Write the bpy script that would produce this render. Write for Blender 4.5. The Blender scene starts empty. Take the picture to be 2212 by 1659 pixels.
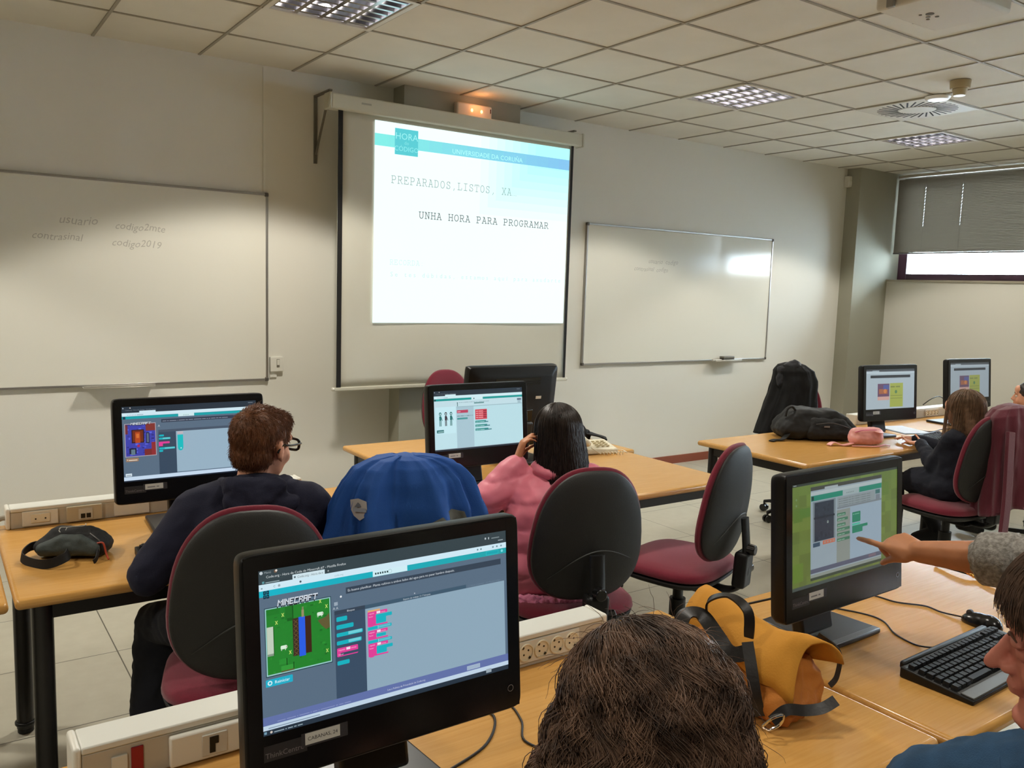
import bpy, bmesh, math, random
from mathutils import Vector, Matrix, Euler, noise
PI = math.pi
rnd = random.Random(7)
C = bpy.context.scene.collection
S = bpy.context.scene

# ------------------------------------------------------------------ camera
CF, CYAW, CPITCH, CROLL = 1825.7, 0.60917, -0.1142, 0.03185
EYE = 1.62
def cam_axes():
    cy, sy = math.cos(CYAW), math.sin(CYAW); cp, sp = math.cos(CPITCH), math.sin(CPITCH)
    F = Vector((sy*cp, cy*cp, sp)); R0 = Vector((cy, -sy, 0)); U0 = R0.cross(F)
    cr, sr = math.cos(CROLL), math.sin(CROLL)
    return cr*R0 + sr*U0, -sr*R0 + cr*U0, F
_R, _U, _F = cam_axes()
cd = bpy.data.cameras.new('camera'); co = bpy.data.objects.new('camera', cd); C.objects.link(co)
cd.sensor_width = 36; cd.lens = CF/2212*36; cd.clip_start = .02; cd.clip_end = 200
m3 = Matrix((_R, _U, -_F)).transposed()
co.matrix_world = Matrix.Translation((0, 0, EYE)) @ m3.to_4x4()
S.camera = co

# ------------------------------------------------------------------ world, exposure, lights
w = bpy.data.worlds.new('world'); S.world = w; w.use_nodes = True
bgn = w.node_tree.nodes['Background']
bgn.inputs[0].default_value = (.70, .87, 1.0, 1); bgn.inputs[1].default_value = 45.0
S.view_settings.view_transform = 'Standard'; S.view_settings.look = 'None'
S.view_settings.exposure = 0.0; S.view_settings.gamma = 1.0; S.view_settings.use_curve_mapping = False
CEIL = 2.99
FIX_ROWS = (4.14, 1.74, -0.66, -2.46); FIX_COLS = (-1.232, 1.768, 4.768, 7.168)
LAMP_W = 165.0
LAMP_ROW = {4.14: 1.0, 1.74: .43, -0.66: .42, -2.46: .4}; LAMP_COL = {-1.232: 1.0, 1.768: 1.0, 4.768: .70, 7.168: .76}
def ceiling_lamp(x, y):
    L = bpy.data.lights.new('troffer_lamp', 'SPOT'); L.spot_size = math.radians(121); L.spot_blend = .16; L.shadow_soft_size = .13
    L.energy = LAMP_W*LAMP_ROW[y]*LAMP_COL[x]; L.color = (1.0, .945, .84)
    o = bpy.data.objects.new('troffer_lamp', L); C.objects.link(o); o.location = (x, y, CEIL - .02)
    return o
for _x in FIX_COLS:
    for _y in FIX_ROWS:
        ceiling_lamp(_x, _y)

# ------------------------------------------------------------------ materials
def s2l(c):
    c = c/255.0
    return c/12.92 if c <= .04045 else ((c+.055)/1.055)**2.4
def col(r, g, b): return (s2l(r), s2l(g), s2l(b), 1)
_mats = {}
def mat(name, rgb, rough=.6, metal=0, spec=.5, bump=0, bscale=200, var=0, vscale=30, vstretch=(1,1,1), coat=0, sheen=0, trans=0, emit=0, bstretch=(1,1,1)):
    if name in _mats: return _mats[name]
    m = bpy.data.materials.new(name); m.use_nodes = True; nt = m.node_tree; b = nt.nodes['Principled BSDF']
    c = col(*rgb); b.inputs['Base Color'].default_value = c
    b.inputs['Roughness'].default_value = rough; b.inputs['Metallic'].default_value = metal
    b.inputs['Specular IOR Level'].default_value = spec
    if coat: b.inputs['Coat Weight'].default_value = coat; b.inputs['Coat Roughness'].default_value = .12
    if sheen: b.inputs['Sheen Weight'].default_value = sheen; b.inputs['Sheen Roughness'].default_value = .5
    if emit: b.inputs['Emission Color'].default_value = c; b.inputs['Emission Strength'].default_value = emit
    def nz(scale, stretch):
        tc = nt.nodes.new('ShaderNodeTexCoord'); mp = nt.nodes.new('ShaderNodeMapping'); n = nt.nodes.new('ShaderNodeTexNoise')
        mp.inputs['Scale'].default_value = stretch; n.inputs['Scale'].default_value = scale; n.inputs['Detail'].default_value = 4
        nt.links.new(tc.outputs['Object'], mp.inputs[0]); nt.links.new(mp.outputs[0], n.inputs['Vector']); return n
    if var:
        n = nz(vscale, vstretch); r = nt.nodes.new('ShaderNodeValToRGB')
        r.color_ramp.elements[0].position = .35; r.color_ramp.elements[1].position = .68
        r.color_ramp.elements[0].color = (c[0]*(1-var), c[1]*(1-var), c[2]*(1-var*1.1), 1)
        r.color_ramp.elements[1].color = (min(1, c[0]*(1+var)), min(1, c[1]*(1+var)), min(1, c[2]*(1+var)), 1)
        nt.links.new(n.outputs[0], r.inputs[0]); nt.links.new(r.outputs[0], b.inputs['Base Color'])
    if bump:
        n = nz(bscale, bstretch); bp = nt.nodes.new('ShaderNodeBump'); bp.inputs['Strength'].default_value = bump; bp.inputs['Distance'].default_value = .002
        nt.links.new(n.outputs[0], bp.inputs['Height']); nt.links.new(bp.outputs[0], b.inputs['Normal'])
    _mats[name] = m; return m
def emis(rgb, k=1.0, gloss=0):
    """light given off by a lit screen pixel area"""
    key = 'lit_%d_%d_%d_%g' % (*rgb, k)
    if key in _mats: return _mats[key]
    m = bpy.data.materials.new(key); m.use_nodes = True; b = m.node_tree.nodes['Principled BSDF']
    c = col(*rgb); b.inputs['Base Color'].default_value = (.01, .01, .01, 1); b.inputs['Roughness'].default_value = .35
    b.inputs['Emission Color'].default_value = c; b.inputs['Emission Strength'].default_value = k
    _mats[key] = m; return m

WALL = mat('wall_paint', (226, 224, 214), .85, bump=.15, bscale=300)
PILLAR = mat('pillar_paint', (160, 158, 142), .85, bump=.15, bscale=300)
TILE = mat('ceiling_tile', (222, 218, 206), .9, bump=.35, bscale=420, var=.03, vscale=3)
GRID = mat('ceiling_grid', (158, 152, 138), .6)  # bar colour darkened to paint in the shadow gap between tiles
BLACKP = mat('black_plastic', (20, 20, 20), .42, spec=.35)
BLACKG = mat('black_gloss', (17, 17, 18), .22, spec=.5)
SHELL = mat('chair_shell_plastic', (27, 27, 26), .55, bump=.5, bscale=500)
BURG = mat('burgundy_fabric', (122, 24, 48), .95, bump=.5, bscale=900, sheen=.3, var=.08, vscale=200)
BSTEEL = mat('black_steel', (24, 22, 21), .35, spec=.5)
WHITEP = mat('white_plastic', (226, 224, 214), .4)
GREYP = mat('grey_plastic', (150, 148, 142), .5)
ALU = mat('aluminium', (172, 170, 166), .35, metal=.85)
WBOARD = mat('whiteboard_enamel', (228, 226, 214), .12, spec=.5)
CABLE = mat('black_cable', (18, 17, 17), .5)
SKIN = mat('skin', (222, 160, 128), .5, spec=.35, var=.06, vscale=25)
SKIN2 = mat('skin_ruddy', (205, 128, 108), .5, spec=.35, var=.09, vscale=22)
SKIN3 = mat('skin_tan', (206, 140, 100), .5, spec=.35, var=.06, vscale=25)
CREAM = mat('cream_plastic', (232, 224, 200), .4)

def wood(name, rgb, rough, rgb2):
    m = bpy.data.materials.new(name); m.use_nodes = True; nt = m.node_tree; b = nt.nodes['Principled BSDF']
    tc = nt.nodes.new('ShaderNodeTexCoord'); mp = nt.nodes.new('ShaderNodeMapping'); n = nt.nodes.new('ShaderNodeTexNoise')
    mp.inputs['Scale'].default_value = (2.2, 45, 45); n.inputs['Scale'].default_value = 3; n.inputs['Detail'].default_value = 6; n.inputs['Distortion'].default_value = .6
    r = nt.nodes.new('ShaderNodeValToRGB'); r.color_ramp.elements[0].position = .3; r.color_ramp.elements[1].position = .7
    r.color_ramp.elements[0].color = col(*rgb2); r.color_ramp.elements[1].color = col(*rgb)
    nt.links.new(tc.outputs['Object'], mp.inputs[0]); nt.links.new(mp.outputs[0], n.inputs['Vector']); nt.links.new(n.outputs[0], r.inputs[0]); nt.links.new(r.outputs[0], b.inputs['Base Color'])
    b.inputs['Roughness'].default_value = rough; b.inputs['Specular IOR Level'].default_value = .5
    return m
WOOD = wood('beech_laminate', (214, 163, 92), .2, (202, 149, 78))
WEDGE = wood('beech_edge', (196, 136, 70), .3, (184, 124, 60))

# ------------------------------------------------------------------ mesh helpers
class MB:
    def __init__(s): s.v = []; s.f = []; s.m = []
    def add(s, vs, fs, mi=0):
        o = len(s.v); s.v += [tuple(v) for v in vs]; s.f += [tuple(i+o for i in f) for f in fs]; s.m += [mi]*len(fs)
    def box(s, c, d, rot=None, mi=0, taper=1):
        x, y, z = d[0]/2, d[1]/2, d[2]/2
        P = [Vector((sx*x*(taper if sz > 0 else 1), sy*y*(taper if sz > 0 else 1), sz*z)) for sz in (-1, 1) for sy in (-1, 1) for sx in (-1, 1)]
        if rot is not None: P = [rot @ p for p in P]
        P = [p + Vector(c) for p in P]
        s.add(P, [(0,2,3,1),(4,5,7,6),(0,1,5,4),(2,6,7,3),(0,4,6,2),(1,3,7,5)], mi); return s
    def b2(s, x0, x1, y0, y1, z0, z1, mi=0):
        return s.box(((x0+x1)/2, (y0+y1)/2, (z0+z1)/2), (abs(x1-x0), abs(y1-y0), abs(z1-z0)), mi=mi)
    def cyl(s, p0, p1, r0, r1=None, n=16, mi=0, cap=True):
        p0, p1 = Vector(p0), Vector(p1); r1 = r0 if r1 is None else r1; d = (p1-p0).normalized()
        a = d.orthogonal().normalized(); b = d.cross(a)
        vs = [p + r*(math.cos(2*PI*i/n)*a + math.sin(2*PI*i/n)*b) for p, r in ((p0, r0), (p1, r1)) for i in range(n)]
        fs = [(i, (i+1) % n, n+(i+1) % n, n+i) for i in range(n)]
        if cap: fs += [tuple(range(n-1, -1, -1)), tuple(range(n, 2*n))]
        s.add(vs, fs, mi); return s
    def tube(s, pts, r, n=8, mi=0, smooth=True, flat=None):
        P = [Vector(p) for p in pts]
        if smooth and len(P) > 2: P = catmull(P)
        rings = []; prev = None
        for i, p in enumerate(P):
            t = (P[min(i+1, len(P)-1)] - P[max(i-1, 0)]).normalized()
            if prev is None:
                a = t.orthogonal().normalized() if flat is None else (Vector(flat) - t*t.dot(Vector(flat))).normalized()
            else: a = (prev - t*prev.dot(t)).normalized()
            prev = a; b = t.cross(a)
            rr = r(i/(len(P)-1)) if callable(r) else r
            if isinstance(rr, tuple): ra, rb = rr
            else: ra = rb = rr
            rings.append([p + ra*math.cos(2*PI*k/n)*a + rb*math.sin(2*PI*k/n)*b for k in range(n)])
        vs = [v for g in rings for v in g]; fs = []
        for i in range(len(rings)-1):
            for k in range(n): fs.append((i*n+k, i*n+(k+1) % n, (i+1)*n+(k+1) % n, (i+1)*n+k))
        fs += [tuple(range(n-1, -1, -1)), tuple(range((len(rings)-1)*n, len(rings)*n))]
        s.add(vs, fs, mi); return s
    def strap(s, pts, w, t, up=(0, 0, 1), mi=0):
        """flat band: width w across, thickness t; 'up' = band normal hint"""
        P = catmull([Vector(p) for p in pts]); vs = []; fs = []
        ups = up if isinstance(up, list) else None
        for i, p in enumerate(P):
            tt = (P[min(i+1, len(P)-1)] - P[max(i-1, 0)]).normalized()
            if ups:
                q = i/(len(P)-1)*(len(ups)-1); k = min(int(q), len(ups)-2); u0 = Vector(ups[k]).lerp(Vector(ups[k+1]), q-k)
            else: u0 = Vector(up)
            u = (u0 - tt*tt.dot(u0)).normalized(); a = tt.cross(u)
            vs += [p + a*w/2 + u*t/2, p - a*w/2 + u*t/2, p - a*w/2 - u*t/2, p + a*w/2 - u*t/2]
        n = len(P)
        for i in range(n-1):
            for k in range(4): fs.append((i*4+k, i*4+(k+1) % 4, (i+1)*4+(k+1) % 4, (i+1)*4+k))
        fs += [(3, 2, 1, 0), ((n-1)*4, (n-1)*4+1, (n-1)*4+2, (n-1)*4+3)]
        s.add(vs, fs, mi); return s
    def sph(s, c, r, n=12, mi=0, rot=None):
        if not isinstance(r, (tuple, list)): r = (r, r, r)
        vs = []; fs = []; c = Vector(c); m = n//2+1
        for j in range(m):
            th = PI*j/(m-1)
            for i in range(n):
                p = Vector((r[0]*math.sin(th)*math.cos(2*PI*i/n), r[1]*math.sin(th)*math.sin(2*PI*i/n), r[2]*math.cos(th)))
                vs.append(c + (rot @ p if rot is not None else p))
        for j in range(m-1):
            for i in range(n): fs.append((j*n+i, (j+1)*n+i, (j+1)*n+(i+1) % n, j*n+(i+1) % n))
        s.add(vs, fs, mi); return s
    def pillow(s, out, M, df, db, p=2.5, mi=0, rings=(1, .985, .95, .88, .75, .55, .3, 0), curve=None):
        """outline (list of 2D points) domed df to the front (+n) and db to the back; M maps (u, n, v) to space"""
        n = len(out); vs = []; fs = []
        seq = [(q, 1) for q in reversed(rings[1:])] + [(1, 0)] + [(q, -1) for q in rings[1:]]
        for q, sd in seq:
            h = (1 - q**p)**(1/p) * (df if sd > 0 else -db) if sd else 0
            for (u, v_) in out:
                uu, vv = u*q, v_*q; c = curve(uu, vv) if curve else 0
                vs.append(M @ Vector((uu, h + c, vv)))
        for j in range(len(seq)-1):
            for i in range(n): fs.append((j*n+i, j*n+(i+1) % n, (j+1)*n+(i+1) % n, (j+1)*n+i))
        s.add(vs, fs, mi); return s
    def prism(s, poly, M, d, mi=0):
        n = len(poly); vs = [M @ Vector((u, 0, v)) for u, v in poly] + [M @ Vector((u, d, v)) for u, v in poly]
        fs = [tuple(range(n)), tuple(range(2*n-1, n-1, -1))] + [(i, i+n, (i+1) % n+n, (i+1) % n) for i in range(n)]
        s.add(vs, fs, mi); return s
    def build(s, name, mats, parent=None, smooth=40, bevel=0, seg=2, off=None, solid=0):
        me = bpy.data.meshes.new(name)
        vs = s.v if off is None else [(v[0]-off[0], v[1]-off[1], v[2]-off[2]) for v in s.v]
        me.from_pydata(vs, [], s.f); me.update()
        if not isinstance(mats, (list, tuple)): mats = [mats]
        for q in mats: me.materials.append(q)
        if len(mats) > 1: me.polygons.foreach_set('material_index', s.m)
        bm = bmesh.new(); bm.from_mesh(me); bmesh.ops.recalc_face_normals(bm, faces=bm.faces); bm.to_mesh(me); bm.free()
        return link(name, me, parent, smooth, bevel, seg)
def link(name, me, parent=None, smooth=40, bevel=0, seg=2):
    if smooth:
        me.polygons.foreach_set('use_smooth', [True]*len(me.polygons))
        if smooth < 180: me.set_sharp_from_angle(angle=math.radians(smooth))
    o = bpy.data.objects.new(name, me); C.objects.link(o)
    if parent is not None: o.parent = parent
    if bevel:
        b = o.modifiers.new('bevel', 'BEVEL'); b.width = bevel; b.segments = seg; b.limit_method = 'ANGLE'; b.angle_limit = math.radians(40)
        b.harden_normals = False
    return o
def catmull(P, k=8):
    out = []
    for i in range(len(P)-1):
        a, b, c, d = P[max(i-1, 0)], P[i], P[i+1], P[min(i+2, len(P)-1)]
        for j in range(k):
            t = j/k
            out.append(.5*((2*b) + (c-a)*t + (2*a-5*b+4*c-d)*t*t + (3*b-a-3*c+d)*t**3))
    out.append(P[-1]); return out
def thing(name, label, cat, loc=(0, 0, 0), yaw=0, group=None):
    """an Empty at the thing's base; yaw is clockwise from +Y seen from above"""
    o = bpy.data.objects.new(name, None); C.objects.link(o); o.empty_display_size = .05
    o.location = loc; o.rotation_euler = (0, 0, -yaw); o['label'] = label; o['category'] = cat
    if group: o['group'] = group
    return o
def tag(o, label, cat, group=None):
    o['label'] = label; o['category'] = cat
    if group: o['group'] = group
    return o
def struct(o): o['kind'] = 'structure'; return o
def copy_tree(o, parent=None):
    c = o.copy(); C.objects.link(c); c.parent = parent
    for ch in list(o.children): copy_tree(ch, c)
    return c
def superell(w, h, n=40, e=2.6, wf=None):
    out = []
    for i in range(n):
        a = 2*PI*i/n; ca, sa = math.cos(a), math.sin(a)
        u = math.copysign(abs(ca)**(2/e), ca); v = math.copysign(abs(sa)**(2/e), sa)
        out.append((u*w*(wf(v) if wf else 1), v*h))
    return out
I4 = Matrix.Identity(4)

# one continuous skin from hulls and ellipsoids
def prim_bm(bm, p):
    t = bmesh.new()
    if p[0] == 'h':                     # hull of spheres [(centre, r), ...]
        for c, r in p[1]:
            bmesh.ops.create_icosphere(t, subdivisions=2, radius=r, matrix=Matrix.Translation(Vector(c)))
        g = bmesh.ops.convex_hull(t, input=t.verts)
        dead = [e for e in g['geom_interior'] if isinstance(e, bmesh.types.BMVert)] + [v for v in t.verts if not v.link_faces]
        bmesh.ops.delete(t, geom=list(set(dead)), context='VERTS')
        # drop stale faces inside
    else:                               # ('e', centre, (rx,ry,rz), rot3x3)
        rot = (p[3] if len(p) > 3 and p[3] is not None else Matrix.Identity(3)).to_4x4()
        bmesh.ops.create_icosphere(t, subdivisions=3, radius=1, matrix=Matrix.Translation(Vector(p[1])) @ rot @ Matrix.Diagonal((*p[2], 1)))
    bmesh.ops.recalc_face_normals(t, faces=t.faces)
    me = bpy.data.meshes.new('t'); t.to_mesh(me); t.free(); bm.from_mesh(me); bpy.data.meshes.remove(me)
def cap(p0, p1, r0, r1=None): return ('h', [(p0, r0), (p1, r0 if r1 is None else r1)])
def blob(name, prims, m, parent=None, voxel=.01, smooth=3, disp=None, off=None, cut=None):
    bm = bmesh.new()
    for p in prims: prim_bm(bm, p)
    me = bpy.data.meshes.new(name); bm.to_mesh(me); bm.free()
    o = bpy.data.objects.new('tmp', me); C.objects.link(o)
    r = o.modifiers.new('r', 'REMESH'); r.mode = 'VOXEL'; r.voxel_size = voxel
    if smooth: q = o.modifiers.new('s', 'SMOOTH'); q.factor = .5; q.iterations = smooth
    dg = bpy.context.evaluated_depsgraph_get(); ev = o.evaluated_get(dg)
    me2 = bpy.data.meshes.new_from_object(ev, depsgraph=dg); me2.name = name
    bpy.data.objects.remove(o); bpy.data.meshes.remove(me)
    if disp:
        nv = [(v.co.copy(), v.normal.copy()) for v in me2.vertices]
        for v, (c, nn) in zip(me2.vertices, nv): v.co = c + nn*disp(c, nn)
    if cut:
        b = bmesh.new(); b.from_mesh(me2); bmesh.ops.delete(b, geom=[v for v in b.verts if cut(v.co)], context='VERTS'); b.to_mesh(me2); b.free()
    if off is not None:
        for v in me2.vertices: v.co -= Vector(off)
    me2.materials.clear(); me2.materials.append(m)
    return link(name, me2, parent, smooth=180)
def strands(name, paths, r, m, parent, off=(0, 0, 0)):
    vs = []; fs = []
    ox, oy, oz = off
    for P in paths:
        n = len(P); o0 = len(vs)
        for i, p in enumerate(P):
            t = P[min(i+1, n-1)] - P[max(i-1, 0)]
            a = t.cross(Vector((.31, .57, .76))).normalized(); b = t.cross(a).normalized(); rr = r*(1.0 if i < n*.6 else 1-.8*(i-n*.6)/(n*.4))
            for k in range(3):
                q = p + rr*(math.cos(k*2.0944)*a + math.sin(k*2.0944)*b); vs.append((q.x-ox, q.y-oy, q.z-oz))
            if i:
                for k in range(3): fs.append((o0+(i-1)*3+k, o0+(i-1)*3+(k+1) % 3, o0+i*3+(k+1) % 3, o0+i*3+k))
    me = bpy.data.meshes.new(name); me.from_pydata(vs, [], fs); me.update(); me.materials.append(m)
    return link(name, me, parent, smooth=180)

# ------------------------------------------------------------------ lit screen pictures
def text_mesh(body, size, bold=0, align='LEFT', extra=1.0):
    cu = bpy.data.curves.new('t', 'FONT'); cu.body = body; cu.size = size; cu.align_x = align; cu.resolution_u = 2
    cu.space_character = extra
    if bold: cu.offset = bold
    o = bpy.data.objects.new('t', cu); C.objects.link(o)
    dg = bpy.context.evaluated_depsgraph_get(); me = bpy.data.meshes.new_from_object(o.evaluated_get(dg), depsgraph=dg)
    vs = [tuple(v.co) for v in me.vertices]; fs = [tuple(p.vertices) for p in me.polygons]
    bpy.data.objects.remove(o); bpy.data.curves.remove(cu); bpy.data.meshes.remove(me)
    return vs, fs
_arc = lambda cx, cy, rx, ry, a0, a1, n=10: [(cx+rx*math.cos(math.radians(a0+(a1-a0)*i/n)), cy+ry*math.sin(math.radians(a0+(a1-a0)*i/n))) for i in range(n+1)]
SLAB = {'U': [[(0, 1), (.35, 1)], [(.65, 1), (1, 1)], [(.16, 1)] + _arc(.5, .32, .34, .32, 180, 360) + [(.84, 1)]],
 'N': [[(0, 0), (.35, 0)], [(.16, 0), (.16, 1)], [(0, 1), (.2, 1), (.82, 0), (.82, 1)], [(.62, 1), (1, 1)]],
 'H': [[(.16, 0), (.16, 1)], [(.84, 0), (.84, 1)], [(.16, .52), (.84, .52)], [(0, 0), (.34, 0)], [(.66, 0), (1, 0)], [(0, 1), (.34, 1)], [(.66, 1), (1, 1)]],
 'A': [[(.22, 1), (.52, 1), (.88, 0)], [(.5, 1), (.12, 0)], [(.25, .35), (.75, .35)], [(-.02, 0), (.3, 0)], [(.7, 0), (1.02, 0)]],
 'O': [_arc(.5, .5, .42, .5, 0, 360, 20)], 'R': [[(0, 1)] + _arc(.55, .75, .27, .25, 90, -90) + [(.16, .5)], [(.16, 1), (.16, 0)], [(0, 0), (.36, 0)], [(.5, .5), (.86, 0), (1.02, 0)]],
 'P': [[(0, 1)] + _arc(.58, .73, .28, .27, 90, -90) + [(.18, .46)], [(.18, 1), (.18, 0)], [(0, 0), (.46, 0)]],
 'E': [[(.16, 0), (.16, 1)], [(0, 1), (.84, 1), (.84, .76)], [(.16, .52), (.56, .52)], [(.56, .64), (.56, .4)], [(0, 0), (.9, 0), (.9, .26)]],
 'D': [[(.16, 0), (.16, 1)], [(0, 1)] + _arc(.46, .5, .42, .5, 90, -90) + [(0, 0)]],
 'S': [[(.82, .98), (.82, .72)], _arc(.5, .75, .33, .25, 10, 200) + [(.3, .58), (.7, .45)] + _arc(.5, .26, .36, .26, 30, -160), [(.14, .02), (.14, .3)]],
 'L': [[(0, 1), (.5, 1)], [(.25, 1), (.25, 0)], [(0, 0), (.9, 0), (.9, .3)]], 'I': [[(.14, 1), (.86, 1)], [(.5, 1), (.5, 0)], [(.14, 0), (.86, 0)]],
 'T': [[(.06, .74), (.06, 1), (.94, 1), (.94, .74)], [(.5, 1), (.5, 0)], [(.26, 0), (.74, 0)]],
 'X': [[(.12, 1), (.88, 0)], [(.88, 1), (.12, 0)], [(0, 1), (.32, 1)], [(.68, 1), (1, 1)], [(0, 0), (.32, 0)], [(.68, 0), (1, 0)]],
 'G': [_arc(.5, .5, .42, .5, 45, 320) + [(.84, .45)], [(.56, .45), (1, .45)], [(.82, .98), (.82, .74)]],
 'M': [[(.12, 0), (.12, 1)], [(-.02, 1), (.14, 1), (.5, .45), (.86, 1), (1.02, 1)], [(.88, 1), (.88, 0)], [(-.04, 0), (.3, 0)], [(.7, 0), (1.04, 0)]],
 'C': [_arc(.52, .5, .42, .5, 45, 315), [(.84, .98), (.84, .74)]],
 ',': [[(.55, .12), (.38, -.2)]], ':': [[(.5, .0), (.5, .08)], [(.5, .55), (.5, .63)]], '…': [[(.1, 0), (.12, .05)], [(.48, 0), (.5, .05)], [(.86, 0), (.88, .05)]]}
PIXL = {'M': ('#...#', '##.##', '#.#.#', '#...#', '#...#'), 'I': ('#', '#', '#', '#', '#'), 'N': ('#..#', '##.#', '#.##', '#..#', '#..#'), 'E': ('####', '#...', '###.', '#...', '####'),
 'C': ('####', '#...', '#...', '#...', '####'), 'R': ('####', '#..#', '###.', '#..#', '#..#'), 'A': ('####', '#..#', '####', '#..#', '#..#'), 'F': ('####', '#...', '###.', '#...', '#...'), 'T': ('#####', '..#..', '..#..', '..#..', '..#..')}
class Canvas:
    """picture made of flat coloured areas, pw x ph units laid on w x h metres; local plane x right, z up, facing -Y, top-left at (-w/2, h)"""
    def __init__(s, w, h, pw, ph, k=1.0, step=.00007, lit=True, M=None):
        s.w, s.h, s.pw, s.ph, s.k, s.n, s.step, s.lit = w, h, pw, ph, k, 0, step, lit
        s.mb = MB(); s.mats = []; s.M = M or I4; s.boxes = []
    def mi(s, rgb):
        m = emis(rgb, s.k) if s.lit else mat('ink_%d_%d_%d' % rgb, rgb, .6)
        if m not in s.mats: s.mats.append(m)
        return s.mats.index(m)
    def P(s, x, y): return s.M @ Vector((-s.w/2 + x/s.pw*s.w, -s.n*s.step, s.h - y/s.ph*s.h))
    def lift(s, xs, ys):                       # each area lies just above those it overlaps
        bx = (min(xs), max(xs), min(ys), max(ys)); lv = 0
        for q, l in s.boxes:
            if l >= lv and q[0] < bx[1] and q[1] > bx[0] and q[2] < bx[3] and q[3] > bx[2]: lv = l+1
        s.boxes.append((bx, lv)); s.n = lv
    def poly(s, pts, rgb):
        s.lift([p[0] for p in pts], [p[1] for p in pts]); s.mb.add([s.P(x, y) for x, y in pts], [tuple(range(len(pts)))], s.mi(rgb)); return s
    def r(s, x0, y0, x1, y1, rgb): return s.poly([(x0, y0), (x1, y0), (x1, y1), (x0, y1)], rgb)
    def rr(s, x0, y0, x1, y1, rgb, c=6):
        return s.poly([(x0+c, y0), (x1-c, y0), (x1, y0+c), (x1, y1-c), (x1-c, y1), (x0+c, y1), (x0, y1-c), (x0, y0+c)], rgb)
    def circ(s, x, y, rad, rgb, n=16, ry=None):
        ry = ry or rad
        return s.poly([(x+rad*math.cos(2*PI*i/n), y+ry*math.sin(2*PI*i/n)) for i in range(n)], rgb)
    def t(s, x, y, body, size, rgb, align='LEFT', bold=0, extra=1.0, slant=0, pitch=None):
        w_ = (pitch or size*.62)*len(body)
        x0 = x - (w_/2 if align == 'CENTER' else 0); s.lift([x0, x0+w_], [y-size*.8, y+size*.25])
        if pitch:
            for i, ch in enumerate(body):
                if ch == ' ': continue
                vs, fs = text_mesh(ch, size, bold, 'CENTER')
                s.mb.add([s.P(x + pitch*(i+.5) + v[0], y - v[1]) for v in vs], fs, s.mi(rgb))
            return s
        vs, fs = text_mesh(body, size, bold, align, extra)
        s.mb.add([s.P(x + v[0] + slant*v[1], y - v[1]) for v in vs], fs, s.mi(rgb)); return s
    def lines(s, x, y, body, size, rgb):
        """print too small to read: a row of word-sized dashes"""
        for wd in body.split(' '):
            n = max(1, len(wd)); s.r(x, y-size*.42, x+n*size*.5, y-size*.02, rgb); x += (n+1)*size*.5
        return s
    def slab(s, x, y, body, h, wd, pitch, rgb, th):
        """typewriter capitals drawn with strokes"""
        s.lift([x, x+pitch*len(body)], [y-h, y+h*.25]); mi = s.mi(rgb)
        for k, ch in enumerate(body):
            ox = x + pitch*k + (pitch-wd)/2
            for pl in SLAB.get(ch, ()):
                for (a, b), (c, d) in zip(pl, pl[1:]):
                    p, q = Vector((ox+a*wd, y-b*h)), Vector((ox+c*wd, y-d*h)); t = (q-p).normalized()*th/2; n = Vector((-t.y, t.x)); p, q = p-t*.8, q+t*.8
                    s.mb.add([s.P(*(p+n)), s.P(*(q+n)), s.P(*(q-n)), s.P(*(p-n))], [(0, 1, 2, 3)], mi)
        return s
    def pixels(s, x, y, body, px, py, rgb):
        s.lift([x, x+len(body)*6*px], [y, y+5*py]); mi = s.mi(rgb); ox = x
        for ch in body:
            rows = PIXL[ch]
            for j, row in enumerate(rows):
                for i, c in enumerate(row):
                    if c == '#': x0, y0 = ox+i*px + (4.5-j)*px*.22, y+j*py; s.mb.add([s.P(x0, y0), s.P(x0+px*1.05, y0), s.P(x0+px*.85, y0+py*1.03), s.P(x0-px*.2, y0+py*1.03)], [(0, 1, 2, 3)], mi)
            ox += (len(rows[0])+.55)*px
        return s
    def build(s, name, parent):
        me = bpy.data.meshes.new(name); me.from_pydata(s.mb.v, [], s.mb.f); me.update()
        for q in s.mats: me.materials.append(q)
        me.polygons.foreach_set('material_index', s.mb.m)
        return link(name, me, parent, smooth=0)
# ------------------------------------------------------------------ the room
WX0, WX1, WY0, WY1 = -2.8, 8.87, -3.9, 5.615
BX = 9.07                                        # window plane of the deep reveal
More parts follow.
